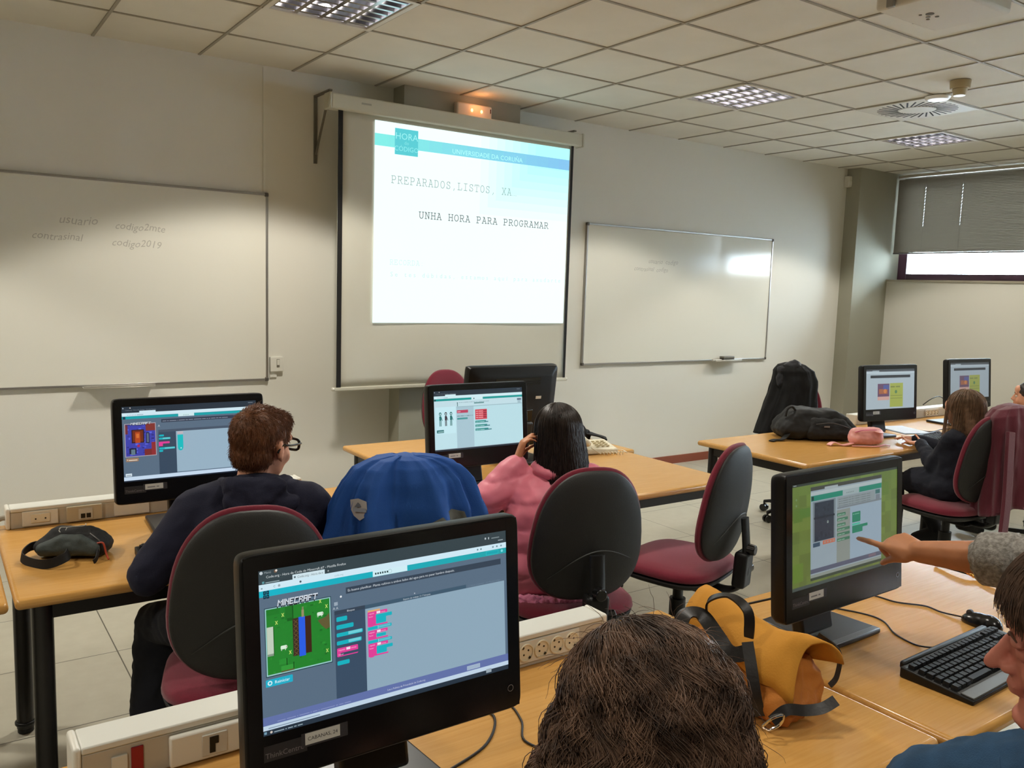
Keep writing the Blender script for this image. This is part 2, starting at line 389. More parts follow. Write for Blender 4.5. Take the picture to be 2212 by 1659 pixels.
# floor slabs with fine joints
def floor_mat():
    m = bpy.data.materials.new('floor_tile'); m.use_nodes = True; nt = m.node_tree; b = nt.nodes['Principled BSDF']
    tc = nt.nodes.new('ShaderNodeTexCoord'); sp = nt.nodes.new('ShaderNodeSeparateXYZ'); nt.links.new(tc.outputs['Object'], sp.inputs[0])
    def line(out, off):
        a = nt.nodes.new('ShaderNodeMath'); a.operation = 'SUBTRACT'; a.inputs[1].default_value = off - 60; nt.links.new(out, a.inputs[0])
        d = nt.nodes.new('ShaderNodeMath'); d.operation = 'MODULO'; d.inputs[1].default_value = .592; nt.links.new(a.outputs[0], d.inputs[0])
        c = nt.nodes.new('ShaderNodeMath'); c.operation = 'LESS_THAN'; c.inputs[1].default_value = .005; nt.links.new(d.outputs[0], c.inputs[0]); return c
    lx = line(sp.outputs[0], .245 + 60 - 101*.592 + .592*101 - 60); ly = line(sp.outputs[1], 3.44)
    lx.inputs[0].default_value = 0
    mx = nt.nodes.new('ShaderNodeMath'); mx.operation = 'MAXIMUM'; nt.links.new(lx.outputs[0], mx.inputs[0]); nt.links.new(ly.outputs[0], mx.inputs[1])
    n = nt.nodes.new('ShaderNodeTexNoise'); n.inputs['Scale'].default_value = 14; n.inputs['Detail'].default_value = 8; nt.links.new(tc.outputs['Object'], n.inputs['Vector'])
    r = nt.nodes.new('ShaderNodeValToRGB'); r.color_ramp.elements[0].color = col(170, 165, 148); r.color_ramp.elements[1].color = col(188, 184, 168)
    nt.links.new(n.outputs[0], r.inputs[0])
    x = nt.nodes.new('ShaderNodeMix'); x.data_type = 'RGBA'; nt.links.new(mx.outputs[0], x.inputs[0]); nt.links.new(r.outputs[0], x.inputs[6]); x.inputs[7].default_value = col(84, 80, 70)
    nt.links.new(x.outputs[2], b.inputs['Base Color']); b.inputs['Roughness'].default_value = .32
    return m
struct(MB().b2(WX0-.2, 9.6, WY0-.2, WY1+.2, -.12, 0).build('floor', floor_mat()))
struct(MB().b2(WX0-.2, 9.6, WY1, WY1+.2, 0, 3.2).build('wall_front', WALL))
struct(MB().b2(WX0-.2, WX0, WY0, WY1, 0, 3.2).build('wall_left', mat('wall_paint_darkened', (150, 146, 134), .85)))  # left and back walls, out of view, darkened to cut bounce light
struct(MB().b2(WX0-.2, 9.6, WY0-.2, WY0, 0, 3.2).build('wall_back', mat('wall_paint_darkened', (150, 146, 134))))
SILL = 1.835
# right wall: a thick parapet under the long window, a band above it, an end pier far behind
m = MB(); m.b2(WX1, 9.35, WY0, WY1, 0, SILL-.02); m.b2(BX+.02, 9.35, WY0, WY1, 2.93, 3.2); m.b2(WX1, 9.35, WY0, -3.2, SILL-.02, 3.2)
struct(m.build('wall_right', WALL))
struct(MB().b2(8.235, 9.35, 5.452, WY1+.01, 0, 3.0).build('trim_1', PILLAR))      # grey pillar in the corner
struct(MB().b2(2.81, 3.80, 5.452, WY1+.01, 0, 3.0).build('trim_2', PILLAR))       # grey pillar behind the screen
struct(MB().b2(1.868, 1.884, 5.607, WY1+.01, 2.19, 2.985).build('trim_3', WALL))  # thin raised joint above the left board
SK = mat('baseboard_wood', (138, 72, 50), .5)
m = MB(); m.b2(WX0, 2.81, 5.6, WY1+.005, 0, .075); m.b2(3.80, 8.235, 5.6, WY1+.005, 0, .075)
struct(m.build('baseboard_front', SK)); struct(MB().b2(WX1-.015, WX1+.005, WY0, 5.452, 0, .075).build('baseboard_right', SK))
struct(MB().b2(WX1-.02, BX+.03, -3.2, 5.452, SILL-.02, SILL).build('trim_4', mat('sill_stone', (176, 168, 150), .4)))

# ceiling: tiles in a grid of bars, openings for lamps and the diffuser
GX, GY = .868, 5.04
openings = set()
cell = lambda x, y: (int(math.floor((x-GX)/.6)), int(math.floor((y-GY)/.6)))
for _x in FIX_COLS:
    for _y in FIX_ROWS: openings.add(cell(_x, _y))
VENT = (5.968, 3.54); openings.add(cell(*VENT))
m = MB(); xs0, ys0 = cell(WX0, 0)[0], cell(0, WY0)[1]
for i in range(xs0, cell(9.5, 0)[0]+1):
    for j in range(ys0, cell(0, WY1)[1]+1):
        if (i, j) in openings: continue
        m.b2(max(GX+.6*i, WX0), min(GX+.6*i+.6, 9.5), max(GY+.6*j, WY0), min(GY+.6*j+.6, WY1), CEIL+.006, CEIL+.022)
for i in range(xs0, cell(9.5, 0)[0]+1):
    x = GX+.6*i
    if x > WX0: m.b2(x-.008, x+.008, WY0, WY1, CEIL, CEIL+.006, 1)
for j in range(ys0, cell(0, WY1)[1]+1):
    y = GY+.6*j
    if y > WY0: m.b2(WX0, 9.5, y-.008, y+.008, CEIL+.0004, CEIL+.006, 1)
m.b2(WX0-.1, 9.5, WY0-.1, WY1+.1, 3.14, 3.2)
struct(m.build('ceiling', [TILE, GRID], smooth=0))

# ------------------------------------------------------------------ window and blind
FRM = mat('window_frame_plum', (72, 42, 60), .45)
wn = thing('window_1', '', 'window'); del wn['label']; del wn['category']; wn['kind'] = 'structure'
m = MB()
m.b2(BX, BX+.05, -3.2, 5.452, SILL, SILL+.07); m.b2(BX, BX+.05, -3.2, 5.452, 2.87, 2.95)
for y in (5.40, 3.2, 1.0, -1.2, -3.17): m.b2(BX-.005, BX+.055, y-.05, y+.05, SILL, 2.95)
struct(m.build('window_frame', FRM, wn, bevel=.004))
G = bpy.data.materials.new('window_glass'); G.use_nodes = True; nt = G.node_tree; nt.nodes.clear()
o_ = nt.nodes.new('ShaderNodeOutputMaterial'); t_ = nt.nodes.new('ShaderNodeBsdfTransparent'); g_ = nt.nodes.new('ShaderNodeBsdfGlossy'); g_.inputs['Roughness'].default_value = .02
f_ = nt.nodes.new('ShaderNodeFresnel'); x_ = nt.nodes.new('ShaderNodeMixShader')
nt.links.new(f_.outputs[0], x_.inputs[0]); nt.links.new(t_.outputs[0], x_.inputs[1]); nt.links.new(g_.outputs[0], x_.inputs[2]); nt.links.new(x_.outputs[0], o_.inputs[0])
struct(MB().b2(BX+.02, BX+.026, -3.15, 5.40, SILL+.06, 2.88).build('window_pane', G, wn))
SLAT = mat('blind_slat', (128, 121, 109), .55)
def blind(y0, y1, zb, label, group, cords):
    t = thing('venetian_blind', label, 'blind', (8.93, (y0+y1)/2, 0), 0, group); oy = (y0+y1)/2; h = (y1-y0)/2
    MB().b2(-.02, .025, -h, h, 2.945, 2.975).build('head_rail', mat('blind_rail', (196, 190, 178), .4, metal=.3), t, bevel=.003)
    MB().b2(-.012, .012, -h, h, zb, zb+.016).build('bottom_rail', mat('blind_bottom', (110, 106, 108), .4), t, bevel=.003)
    m = MB(); rot = Matrix.Rotation(math.radians(-68), 3, 'Y'); n = int((2.942-zb-.02)/.0165)
    cuts = [-h] + sorted(c-oy for c in cords) + [h]
    for k in range(n):
        z = zb + .026 + k*.0165
        for a, b in zip(cuts, cuts[1:]):
            gp = .0011 if (k % 2 and 2.40 < z < 2.86) else 0
            a1 = a + (gp if a > -h else 0); b1 = b - (gp if b < h else 0)
            m.box((0, (a1+b1)/2, z), (.0195, b1-a1, .0006), rot)
    m.build('slats', SLAT, t, smooth=0)
    for c in cords: MB().cyl((.0, c-oy, zb+.01), (.0, c-oy, 2.95), .0012, n=5).build('lift_cord', mat('cord_grey', (120, 114, 104), .8), t)
blind(3.28, 5.435, 2.118, 'beige venetian blind lowered over the corner window beside the grey pillar', None, (5.12, 4.72, 4.05, 3.6))
for a, b in ((1.05, 3.22), (-1.15, .99), (-3.15, -1.21)):
    blind(a, b, 2.13, 'beige venetian blind on the window wall nearer the camera', 'blinds further along the window wall', (a+.4, b-.4))

# ------------------------------------------------------------------ ceiling fittings
LOUV = mat('louvre_aluminium', (214, 214, 220), .18, metal=1)
TROF = mat('troffer_white', (216, 212, 202), .4)
TUBE = bpy.data.materials.new('fluorescent_tube'); TUBE.use_nodes = True
_b = TUBE.node_tree.nodes['Principled BSDF']; _b.inputs['Emission Color'].default_value = (1, .93, .86, 1); _b.inputs['Emission Strength'].default_value = 2.2
def troffer():
    t = thing('ceiling_light', 'x', 'light', (0, 0, CEIL))
    m = MB(); q = .297
    for a in (-1, 1): m.b2(a*q, a*(q-.028), -q, q, -.006, .01); m.b2(-q, q, a*q, a*(q-.028), -.0055, .01)
    m.build('frame', TROF, t, bevel=.002)
    m = MB()
    for a in (-1, 1): m.b2(a*.292, a*.287, -.29, .29, .01, .1); m.b2(-.29, .29, a*.292, a*.287, .01, .1)
    m.b2(-.292, .292, -.292, .292, .1, .105); m.build('housing', LOUV, t)
    m = MB()                                                        # V-shaped reflectors between the tubes
    for x in (-.135, 0, .135):
        m.prism([(x-.012, .0), (x+.012, .0), (x+.004, .055), (x-.004, .055)], Matrix.Translation((0, -.268, 0)), .536)
    for s_ in (-1, 1): m.prism([(s_*.268, 0), (s_*.258, 0), (s_*.268, .055)], Matrix.Translation((0, -.268, 0)), .536)
    m.build('reflector', LOUV, t, smooth=0)
    m = MB()
    R = Matrix.Rotation(PI/2, 4, 'Z')
    for k in range(7):
        y = -.225 + k*.075
        m.prism([(y-.010, .001), (y+.010, .001), (y+.002, .045), (y-.002, .045)], R @ Matrix.Translation((0, -.262, 0)), .524)
    m.build('louvre', LOUV, t, smooth=0)
    for x in (-.2, -.068, .068, .2): MB().cyl((x, -.26, .082), (x, .26, .082), .013, n=10).build('tube', TUBE, t)
    return t
tro = troffer(); first = True
seen = {(1.768, 4.14): 'square louvred ceiling light above the projection screen, cut by the top of the picture',
        (4.768, 4.14): 'square louvred ceiling light above the right-hand whiteboard, tinted turquoise',
        (7.168, 4.14): 'square louvred ceiling light beyond the round air diffuser, near the window blind'}
for _y in FIX_ROWS:
    for _x in FIX_COLS:
        o = tro if first else copy_tree(tro); first = False
        o.location = (_x, _y, CEIL)
        o['label'] = seen.get((_x, _y), 'square louvred ceiling light outside the picture behind the camera')
        o['group'] = 'square ceiling lights' if (_x, _y) in seen else 'ceiling lights out of view'
# swirl diffuser
t = thing('air_diffuser', 'square white ceiling air diffuser with a ring of swirled dark slots', 'air vent', (VENT[0], VENT[1], CEIL))
MB().b2(-.296, .296, -.296, .296, -.004, .004).build('face_plate', mat('diffuser_plate', (206, 201, 188), .5), t, bevel=.002)
m = MB(); SLOT = mat('vent_slot', (24, 22, 20), .8)
for k in range(32):
    a = 2*PI*k/32; r = Matrix.Rotation(a, 3, 'Z') @ Matrix.Rotation(.0, 3, 'Z')
    c = r @ Vector((.195, 0, -.0046)); m.box(c, (.15, .0115, .0012), r @ Matrix.Rotation(.35, 3, 'Z'))
m.build('slots', SLOT, t, smooth=0)
MB().cyl((0, 0, -.004), (0, 0, -.0065), .118, n=40).build('hub', mat('diffuser_plate', (206, 201, 188)), t, bevel=.001)
t = thing('smoke_detector', 'small beige round smoke detector on the ceiling beside the air diffuser', 'smoke detector', (5.40, 2.93, CEIL))
MB().cyl((0, 0, .004), (0, 0, -.045), .062, .058, n=28).build('base', mat('detector_base', (176, 158, 122), .5), t, bevel=.004)
MB().cyl((0, 0, -.045), (0, 0, -.085), .046, .036, n=28).build('sensor_head', mat('detector_head', (190, 174, 140), .5), t, bevel=.006, seg=3)
MB().cyl((0, 0, -.085), (0, 0, -.088), .034, n=28).build('indicator', mat('detector_cap', (236, 232, 220), .3), t)
o = MB().cyl((0, 0, 0), (0, 0, -.022), .085, .07, n=32).build('ceiling_speaker', mat('sensor_white', (250, 250, 250), .3), None, bevel=.008, seg=3)
o.location = (5.70, 3.24, CEIL+.001); tag(o, 'flat white round sensor disc on the ceiling between diffuser and smoke detector', 'sensor')

# projector hanging at the top right corner of the picture
PW = mat('projector_white', (216, 211, 198), .6)
px, py, pz = 3.27, 1.90, 2.73
t = thing('projector', 'pale ceiling projector at the top edge, seen from below with dark screws', 'projector', (px, py, pz), .02)
MB().b2(-.18, .24, -.17, .14, 0, .1).build('housing', PW, t, bevel=.015, seg=3)
MB().b2(-.2, -.181, .05, .08, -.004, .1).build('side_bracket', GREYP, t, bevel=.003)
m = MB(); m.cyl((0, 0, .1), (0, 0, CEIL-pz), .02); m.b2(-.07, .07, -.07, .07, CEIL-pz-.01, CEIL-pz); m.b2(-.1, .1, -.08, .08, .1, .112); m.build('ceiling_mount', GREYP, t)
MB().cyl((.12, .13, .05), (.12, .165, .05), .035, .032, n=24).build('lens', BLACKG, t)
m = MB()
for a, b, r in ((.0, .02, .016), (.03, .045, .009), (.05, .02, .008), (.055, .06, .007), (-.015, .05, .006)): m.cyl((a, b, .001), (a, b, -.002), r, n=12)
m.build('screw', mat('screw_dark', (92, 84, 70), .6), t)

# emergency light on the pillar
t = thing('emergency_light', 'small white emergency light box with two glowing orange bulbs above the screen', 'emergency light', (3.36, 5.452, 2.875), 0)
rot = Matrix.Rotation(0, 4, 'Z')
MB().b2(-.15, .15, -.055, 0, -.055, .06).build('housing', mat('emergency_housing', (222, 210, 196), .35), t, bevel=.012, seg=3)
for x in (-.028, .055):
    m = bpy.data.materials.get('glow_bulb') or emis((255, 170, 100), 6)
    MB().sph((x, -.058, .012), (.009, .006, .012)).build('bulb', m, t)
L = bpy.data.lights.new('bulb_glow', 'POINT'); L.energy = .35; L.color = (1, .38, .12); L.shadow_soft_size = .03
o = bpy.data.objects.new('bulb_glow', L); C.objects.link(o); o.location = (3.375, 5.33, 2.92)
MB().b2(.13, .137, -.058, -.054, .01, .04).build('trim_strip', mat('dark_strip', (90, 50, 40), .5), t)
t = thing('wall_detector', 'small white motion detector high on the wall next to the grey corner pillar', 'motion detector', (8.215, 5.452+.163, 2.80))
MB().b2(-.03, .03, -.06, 0, 0, .115).build('housing', WHITEP, t, bevel=.008, seg=3); MB().b2(-.02, .02, -.062, -.058, .02, .06).build('lens', mat('detector_lens', (236, 234, 226), .3), t)

# ------------------------------------------------------------------ whiteboards
def whiteboard(name_label, x0, x1, z0, z1, tray0, tray1, writing):
    t = thing('whiteboard', name_label, 'whiteboard', ((x0+x1)/2, WY1, z0)); w_, h = (x1-x0)/2, z1-z0
    MB().b2(-w_+.01, w_-.01, -.018, -.001, .01, h-.01).build('writing_surface', WBOARD, t)
    m = MB()
    for a in (-1, 1): m.b2(a*w_, a*(w_-.016), -.024, -.001, .014, h-.014)
    m.b2(-w_+.014, w_-.014, -.0235, -.001, 0, .016); m.b2(-w_+.014, w_-.014, -.0235, -.001, h-.016, h); m.build('frame', ALU, t, bevel=.003)
    for a in (-1, 1):
        for z in (0, h): MB().box((a*(w_-.010), -.0135, z + (.010 if z == 0 else -.010)), (.026, .027, .026)).build('corner_cap', mat('corner_cap', (86, 82, 76), .5), t, bevel=.006, seg=3)
    c = (x0+x1)/2; m = MB()
    m.b2(tray0-c, tray1-c, -.1, -.024, .0, .004); m.b2(tray0-c, tray1-c, -.1, -.094, .004, .016)
    m.build('pen_tray', mat('tray_alu', (196, 192, 182), .35, metal=.5), t, bevel=.002)
    m = MB()
    for (cx, cz, body, sz, pitch) in writing:
        vs, fs = text_mesh(body, sz)
        m.add([(cx-c+v[0]+.25*v[1], -.0184, cz-z0+v[1] + .004*math.sin(v[0]*40)) for v in vs], fs)
    if writing: m.build('handwriting', mat('marker_ink', (184, 181, 170), .5), t, smooth=0)
    return t
whiteboard('large whiteboard on the left with two lines of faint handwriting', -.54, 1.895, .94, 2.182, .76, 1.16,
           [(.66, 1.905, 'usuario', .07, 0), (.96, 1.89, 'codigo2mte', .06, 0), (.52, 1.81, 'contrasinal', .06, 0), (.94, 1.79, 'codigo2019', .06, 0)])
whiteboard('whiteboard on the right of the projection screen with faint erased writing', 4.625, 7.055, .97, 2.18, 6.22, 6.60,
           [(5.35, 1.87, 'usuario  codigo', .06, 0), (5.18, 1.80, 'contrasinal  codigo', .055, 0)])
t = thing('board_eraser', 'grey whiteboard eraser lying on the tray of the right-hand whiteboard', 'eraser', (6.42, 5.552, .9755), .0)
MB().b2(-.075, .075, -.028, .028, 0, .022).build('felt_pad', mat('felt', (70, 68, 64), .9), t, bevel=.003)
MB().b2(-.077, .077, -.029, .029, .022, .042).build('grip', mat('eraser_grip', (122, 120, 112), .5), t, bevel=.006, seg=3)
o = MB().cyl((-.06, 0, 0), (.045, 0, 0), .008, n=12).cyl((.045, 0, 0), (.06, 0, 0), .007, n=12).build('marker_pen', mat('marker_white', (206, 204, 196), .4))
o.location = (6.27, 5.545, .983); tag(o, 'white marker pen lying left of the eraser on the whiteboard tray', 'marker pen')
t = thing('card_reader', 'small white wall box right of the left whiteboard by its lower corner', 'wall box', (1.955, WY1, 1.0))
MB().b2(-.048, .042, -.03, 0, 0, .1).build('housing', WHITEP, t, bevel=.004); MB().b2(-.006, .014, -.033, -.029, .03, .085).build('switch', mat('switch_dark', (120, 116, 104), .5), t, bevel=.001)
MB().b2(-.004, .012, -.035, -.032, .045, .082).build('rocker', WHITEP, t)
MB().b2(-.046, .0, -.012, -.002, -.04, 0).build('cable_duct', WHITEP, t)

# ------------------------------------------------------------------ projection screen
SY = 5.35
FAB = mat('screen_fabric', (206, 204, 190), .9, bump=.05, bscale=600); FBK = mat('screen_border', (18, 16, 15), .8)
t = thing('projection_screen', 'pull-down projection screen with black side borders showing a bright slide', 'projection screen', (3.26, SY, 0))
fx = 3.26
m = MB().box((0, 0, 2.782), (2.09, .085, .098)); m.build('roller_case', mat('screen_case', (208, 206, 190), .5), t, bevel=.01, seg=3)
MB().box((-.80, -.0435, 2.79), (.07, .002, .012)).build('maker_plate', mat('plate_grey', (170, 168, 156), .4), t)
for s_ in (-1, 1):
    m = MB().box((s_*1.052, 0, 2.782), (.022, .094, .106)); m.build('end_cap', mat('end_cap', (190, 188, 172), .5), t, bevel=.008)
nx, nz = 24, 30
def scr(u, v): return (-.982 + 1.964*u, .006*math.sin(u*9+v*3) * (1-v), .905 + 1.835*v)
vs = [scr(i/nx, j/nz) for j in range(nz+1) for i in range(nx+1)]
m = MB(); m.add(vs, [(j*(nx+1)+i, j*(nx+1)+i+1, (j+1)*(nx+1)+i+1, (j+1)*(nx+1)+i) for j in range(nz) for i in range(nx)])
o = m.build('fabric', FAB, t); so = o.modifiers.new('s', 'SOLIDIFY'); so.thickness = .002
for a, b in ((-.985, -.952), (.962, .985)): MB().b2(a, b, -.0105, -.0085, .906, 2.738).build('border', FBK, t)
MB().box((0, 0, .893), (2.0, .022, .026)).build('bottom_bar', mat('screen_case', (208, 206, 190)), t, bevel=.006, seg=3)
for s_ in (-1,): MB().sph((s_*1.004, 0, .893), .014).sph((1.004, 0, .893), .014).build('bar_end', WHITEP, t)
# two wall brackets
for bx in (-1.035, 1.0):
    m = MB(); m.b2(bx-.012, bx+.012, .252, .264, 2.41, 2.86); m.box((bx, .13, 2.853), (.024, .268, .012))
    p0, p1 = Vector((bx, .248, 2.47)), Vector((bx, .02, 2.84)); d = p1-p0
    m.box((p0+p1)/2, (.016, .012, d.length), d.to_track_quat('Z', 'X').to_matrix()); m.build('wall_bracket', mat('bracket_grey', (120, 116, 106), .45, metal=.4), t, bevel=.002)
# slide thrown on the fabric
WHT = (236, 253, 252)
cv = Canvas(1.668, 1.36, 1668, 1360, k=1.12, step=.0002, M=Matrix.Translation((.110, -.0118, 1.345)))
cv.r(0, 0, 1668, 1360, WHT)
for k in range(8): cv.r(1668-70*(8-k)-260, 0, 1668, 560-55*k, (236-12*(k+1)//2-2*k, 253, 253))
for k in range(16): cv.r(k*104.25, 85, (k+1)*104.25, 164, (124+int(k*.2), 228-int(k*2.6), 222+int(k*.6)))
cv.r(150, 33, 329, 208, (84, 196, 204))
cv.t(240, 104, 'HORA', 62, (150, 232, 232), 'CENTER'); cv.t(240, 137, 'do', 34, (130, 220, 222), 'CENTER'); cv.t(240, 182, 'CÓDIGO', 46, (142, 228, 230), 'CENTER')
cv.t(604, 152, 'UNIVERSIDADE DA CORUÑA', 47, (176, 246, 244))
cv.slab(123, 402, 'PREPARADOS,LISTOS, XA…', 48, 37, 48, (126, 150, 144), 3.6)
cv.slab(342, 625, 'UNHA HORA PARA PROGRAMAR', 44, 38, 47.8, (84, 88, 88), 4.6)
cv.slab(123, 956, 'RECORDA:', 33, 27, 34, (200, 224, 220), 3)
cv.t(123, 1038, 'Se tes dúbidas, estamos aquí para axudarte', 46, (200, 224, 220), pitch=35.9)
cv.build('projected_slide', t)
m = MB().b2(1.10, 1.192, .2615, .2635, 1.27, 2.70); m.build('light_spill', emis((214, 236, 240), .8), t)  # glowing strip on the wall standing for projector light past the screen
# ------------------------------------------------------------------ tables
TZ = .74
def table(label, x0, x1, y0, y1, group='beech tables with black steel frames', yaw=0):
    cx, cy = (x0+x1)/2, (y0+y1)/2; w_, d = (x1-x0)/2, (y1-y0)/2
    t = thing('desk', label, 'desk', (cx, cy, 0), yaw, group)
    MB().b2(-w_, w_, -d, d, TZ-.030, TZ).build('tabletop', WOOD, t, bevel=.0125, seg=4)
    m = MB()
    for s_ in (-1, 1):
        m.b2(-w_+.06, w_-.06, s_*(d-.07)-.014, s_*(d-.07)+.014, TZ-.085, TZ-.031); m.b2(s_*(w_-.065)-.014, s_*(w_-.065)+.014, -d+.06, d-.06, TZ-.0845, TZ-.0305)
    m.build('frame', BSTEEL, t, bevel=.003)
    for sx in (-1, 1):
        for sy in (-1, 1):
            p = (sx*(w_-.07), sy*(d-.07)); l = MB().cyl((p[0], p[1], .018), (p[0], p[1], TZ-.031), .028, n=20).build('leg', BSTEEL, t)
            m = MB().cyl((p[0], p[1], 0), (p[0], p[1], .018), .026, n=20).cyl((p[0], p[1], .03), (p[0], p[1], .042), .034, n=20)
            m.build('foot', BLACKP, l, bevel=.003)
    return t
table('beech desk at the left edge of the picture, only its right corner in view', -1.25, .155, 2.53, 3.33)
table('beech desk holding the black pouch and the red-haired boy’s monitor', .17, 1.745, 2.54, 3.36)
table('beech desk in front of the girl in the pink jacket, with her monitor', 1.755, 3.16, 2.63, 3.41)
table('beech teacher’s desk below the projection screen, holding the telephone', 1.83, 3.24, 3.42, 4.21)
table('beech desk holding the black backpack and the pink bag', 3.79, 5.20, 2.69, 3.47)
table('far beech desk with the monitor furthest to the right', 5.215, 6.63, 2.70, 3.48)
table('nearest beech desk, holding the largest monitor and the yellow backpack', .12, 1.66, .82, 1.625)
table('beech desk with the keyboard and the monitor a finger points at', 1.672, 2.76, .79, 1.56)

# ------------------------------------------------------------------ power trunking on the desks
TRK = mat('trunking_grey', (196, 190, 176), .45); TRW = mat('trunking_white', (232, 230, 220), .4); LID = mat('trunking_lid', (226, 227, 220), .35)
def trunk(label, x0, x1, y0, dep=.07, h=.078, z=TZ):
    t = thing('power_trunking', label, 'power trunking', ((x0+x1)/2, y0+dep/2, z), 0); w_ = (x1-x0)/2
    MB().b2(-w_, w_, -dep/2, dep/2, 0, h-.012).build('body', TRK, t, bevel=.003)
    MB().b2(-w_, w_, -dep/2-.003, dep/2+.003, h-.0115, h+.002).build('lid', LID, t, bevel=.003)
    for s_ in (-1, 1): MB().b2(s_*w_, s_*(w_+.014), -dep/2-.005, dep/2+.004, -.0, h+.004).build('end_cap', TRW, t, bevel=.006, seg=3)
    return t, (x0+x1)/2, y0+dep/2, dep/2
def schuko(t, x, z, y, n=1, pitch=.045):
    pl = MB().b2(x-.024, x+pitch*(n-1)+.024, y-.004, y-.0002, z-.027, z+.027).build('socket_plate', WHITEP, t, bevel=.002)
    for k in range(n):
        c = x + k*pitch; m = MB()
        out = [(math.cos(2*PI*i/28), math.sin(2*PI*i/28)) for i in range(28)]
        vs = [(c+r*a, y-q, z+r*b) for r, q in ((.0212, .004), (.0212, .0075), (.0185, .0075), (.0175, .0045)) for a, b in out]
        m.add(vs, [(j*28+i, j*28+(i+1) % 28, (j+1)*28+(i+1) % 28, (j+1)*28+i) for j in range(3) for i in range(28)])
        m.add([(c+.0178*a, y-.0046, z+.0178*b) for a, b in out], [tuple(range(28))])
        so = m.build('socket', CREAM, t)
        m = MB()
        for a in (-1, 1): m.cyl((c+a*.0078*.8, y-.0052, z+a*.0078*.6), (c+a*.0078*.8, y-.0045, z+a*.0078*.6), .0024, n=8)
        m.build('pin_hole', BLACKP, so)
        m = MB()
        for a in (-1, 1): m.box((c+a*.0165*-.6, y-.006, z+a*.0165*.8), (.006, .003, .004), Matrix.Rotation(-.93, 3, 'Y'))
        m.build('earth_clip', BLACKG, so)
t, cx, cy, hd = trunk('long pale power trunking on the nearest desk behind the largest monitor', .19, 1.352, 1.515)
schuko(t, 1.118-cx, .038, -hd, 4)
MB().b2(.33-cx, .477-cx, -hd-.014, -hd, .004, .062).build('data_module', TRW, t, bevel=.004)
m = MB().b2(.385-cx, .43-cx, -hd-.017, -hd-.013, .012, .052); q = m.build('data_socket', mat('module_grey', (206, 203, 192), .4), t, bevel=.001)
MB().b2(.398-cx, .408-cx, -hd-.0185, -hd-.0165, .017, .047).b2(.408-cx, .414-cx, -hd-.0185, -hd-.0165, .033, .047).build('jack_opening', BLACKP, q)
MB().b2(.268-cx, .288-cx, -hd-.004, -hd, .01, .058).build('red_switch', mat('switch_red', (150, 10, 30), .35), t, bevel=.001)
MB().b2(.236-cx, .262-cx, -hd-.005, -hd, .01, .05).build('switch_plate', WHITEP, t, bevel=.001)
t, cx, cy, hd = trunk('pale power trunking along the wall side of the boy’s desk', .215, 1.235, 3.28, h=.07)
MB().b2(.25-cx, .36-cx, -hd-.006, -hd, .006, .058).build('socket_plate', TRW, t, bevel=.002)
m = MB().b2(.275-cx, .335-cx, -hd-.009, -hd-.005, .016, .048); q = m.build('outlet', CREAM, t, bevel=.002)
m = MB()
for a in (.29, .32): m.cyl((a-cx, -hd-.0098, .03), (a-cx, -hd-.0088, .03), .0028, n=8)
m.build('pin_hole', BLACKP, q)
MB().b2(.385-cx, .50-cx, -hd-.012, -hd, .004, .06).build('data_module', mat('module_beige', (196, 184, 156), .4), t, bevel=.003)
m = MB().b2(.423-cx, .468-cx, -hd-.015, -hd-.011, .012, .05); q = m.build('data_socket', mat('module_grey', (206, 203, 192)), t)
MB().b2(.43-cx, .444-cx, -hd-.0162, -hd-.0145, .016, .032).b2(.448-cx, .462-cx, -hd-.0162, -hd-.0145, .016, .032).build('jack_opening', BLACKP, q)
MB().b2(.54-cx, .66-cx, -hd-.006, -hd, .006, .058).build('cover_plate', TRW, t, bevel=.002)
t, cx, cy, hd = trunk('pale power trunking at the back of the far right desks between two monitors', 5.3, 6.6, 3.40, h=.07)
schuko(t, 6.20-cx, .034, -hd, 4)
m = MB().tube([(.205, 3.31, .775), (.19, 3.31, .775), (.165, 3.30, .765), (.145, 3.28, .75)], .009, n=8); o = m.build('power_plug', mat('plug_grey', (170, 164, 150), .5)); tag(o, 'grey plug with a black lead at the left end of the wall trunking', 'plug')

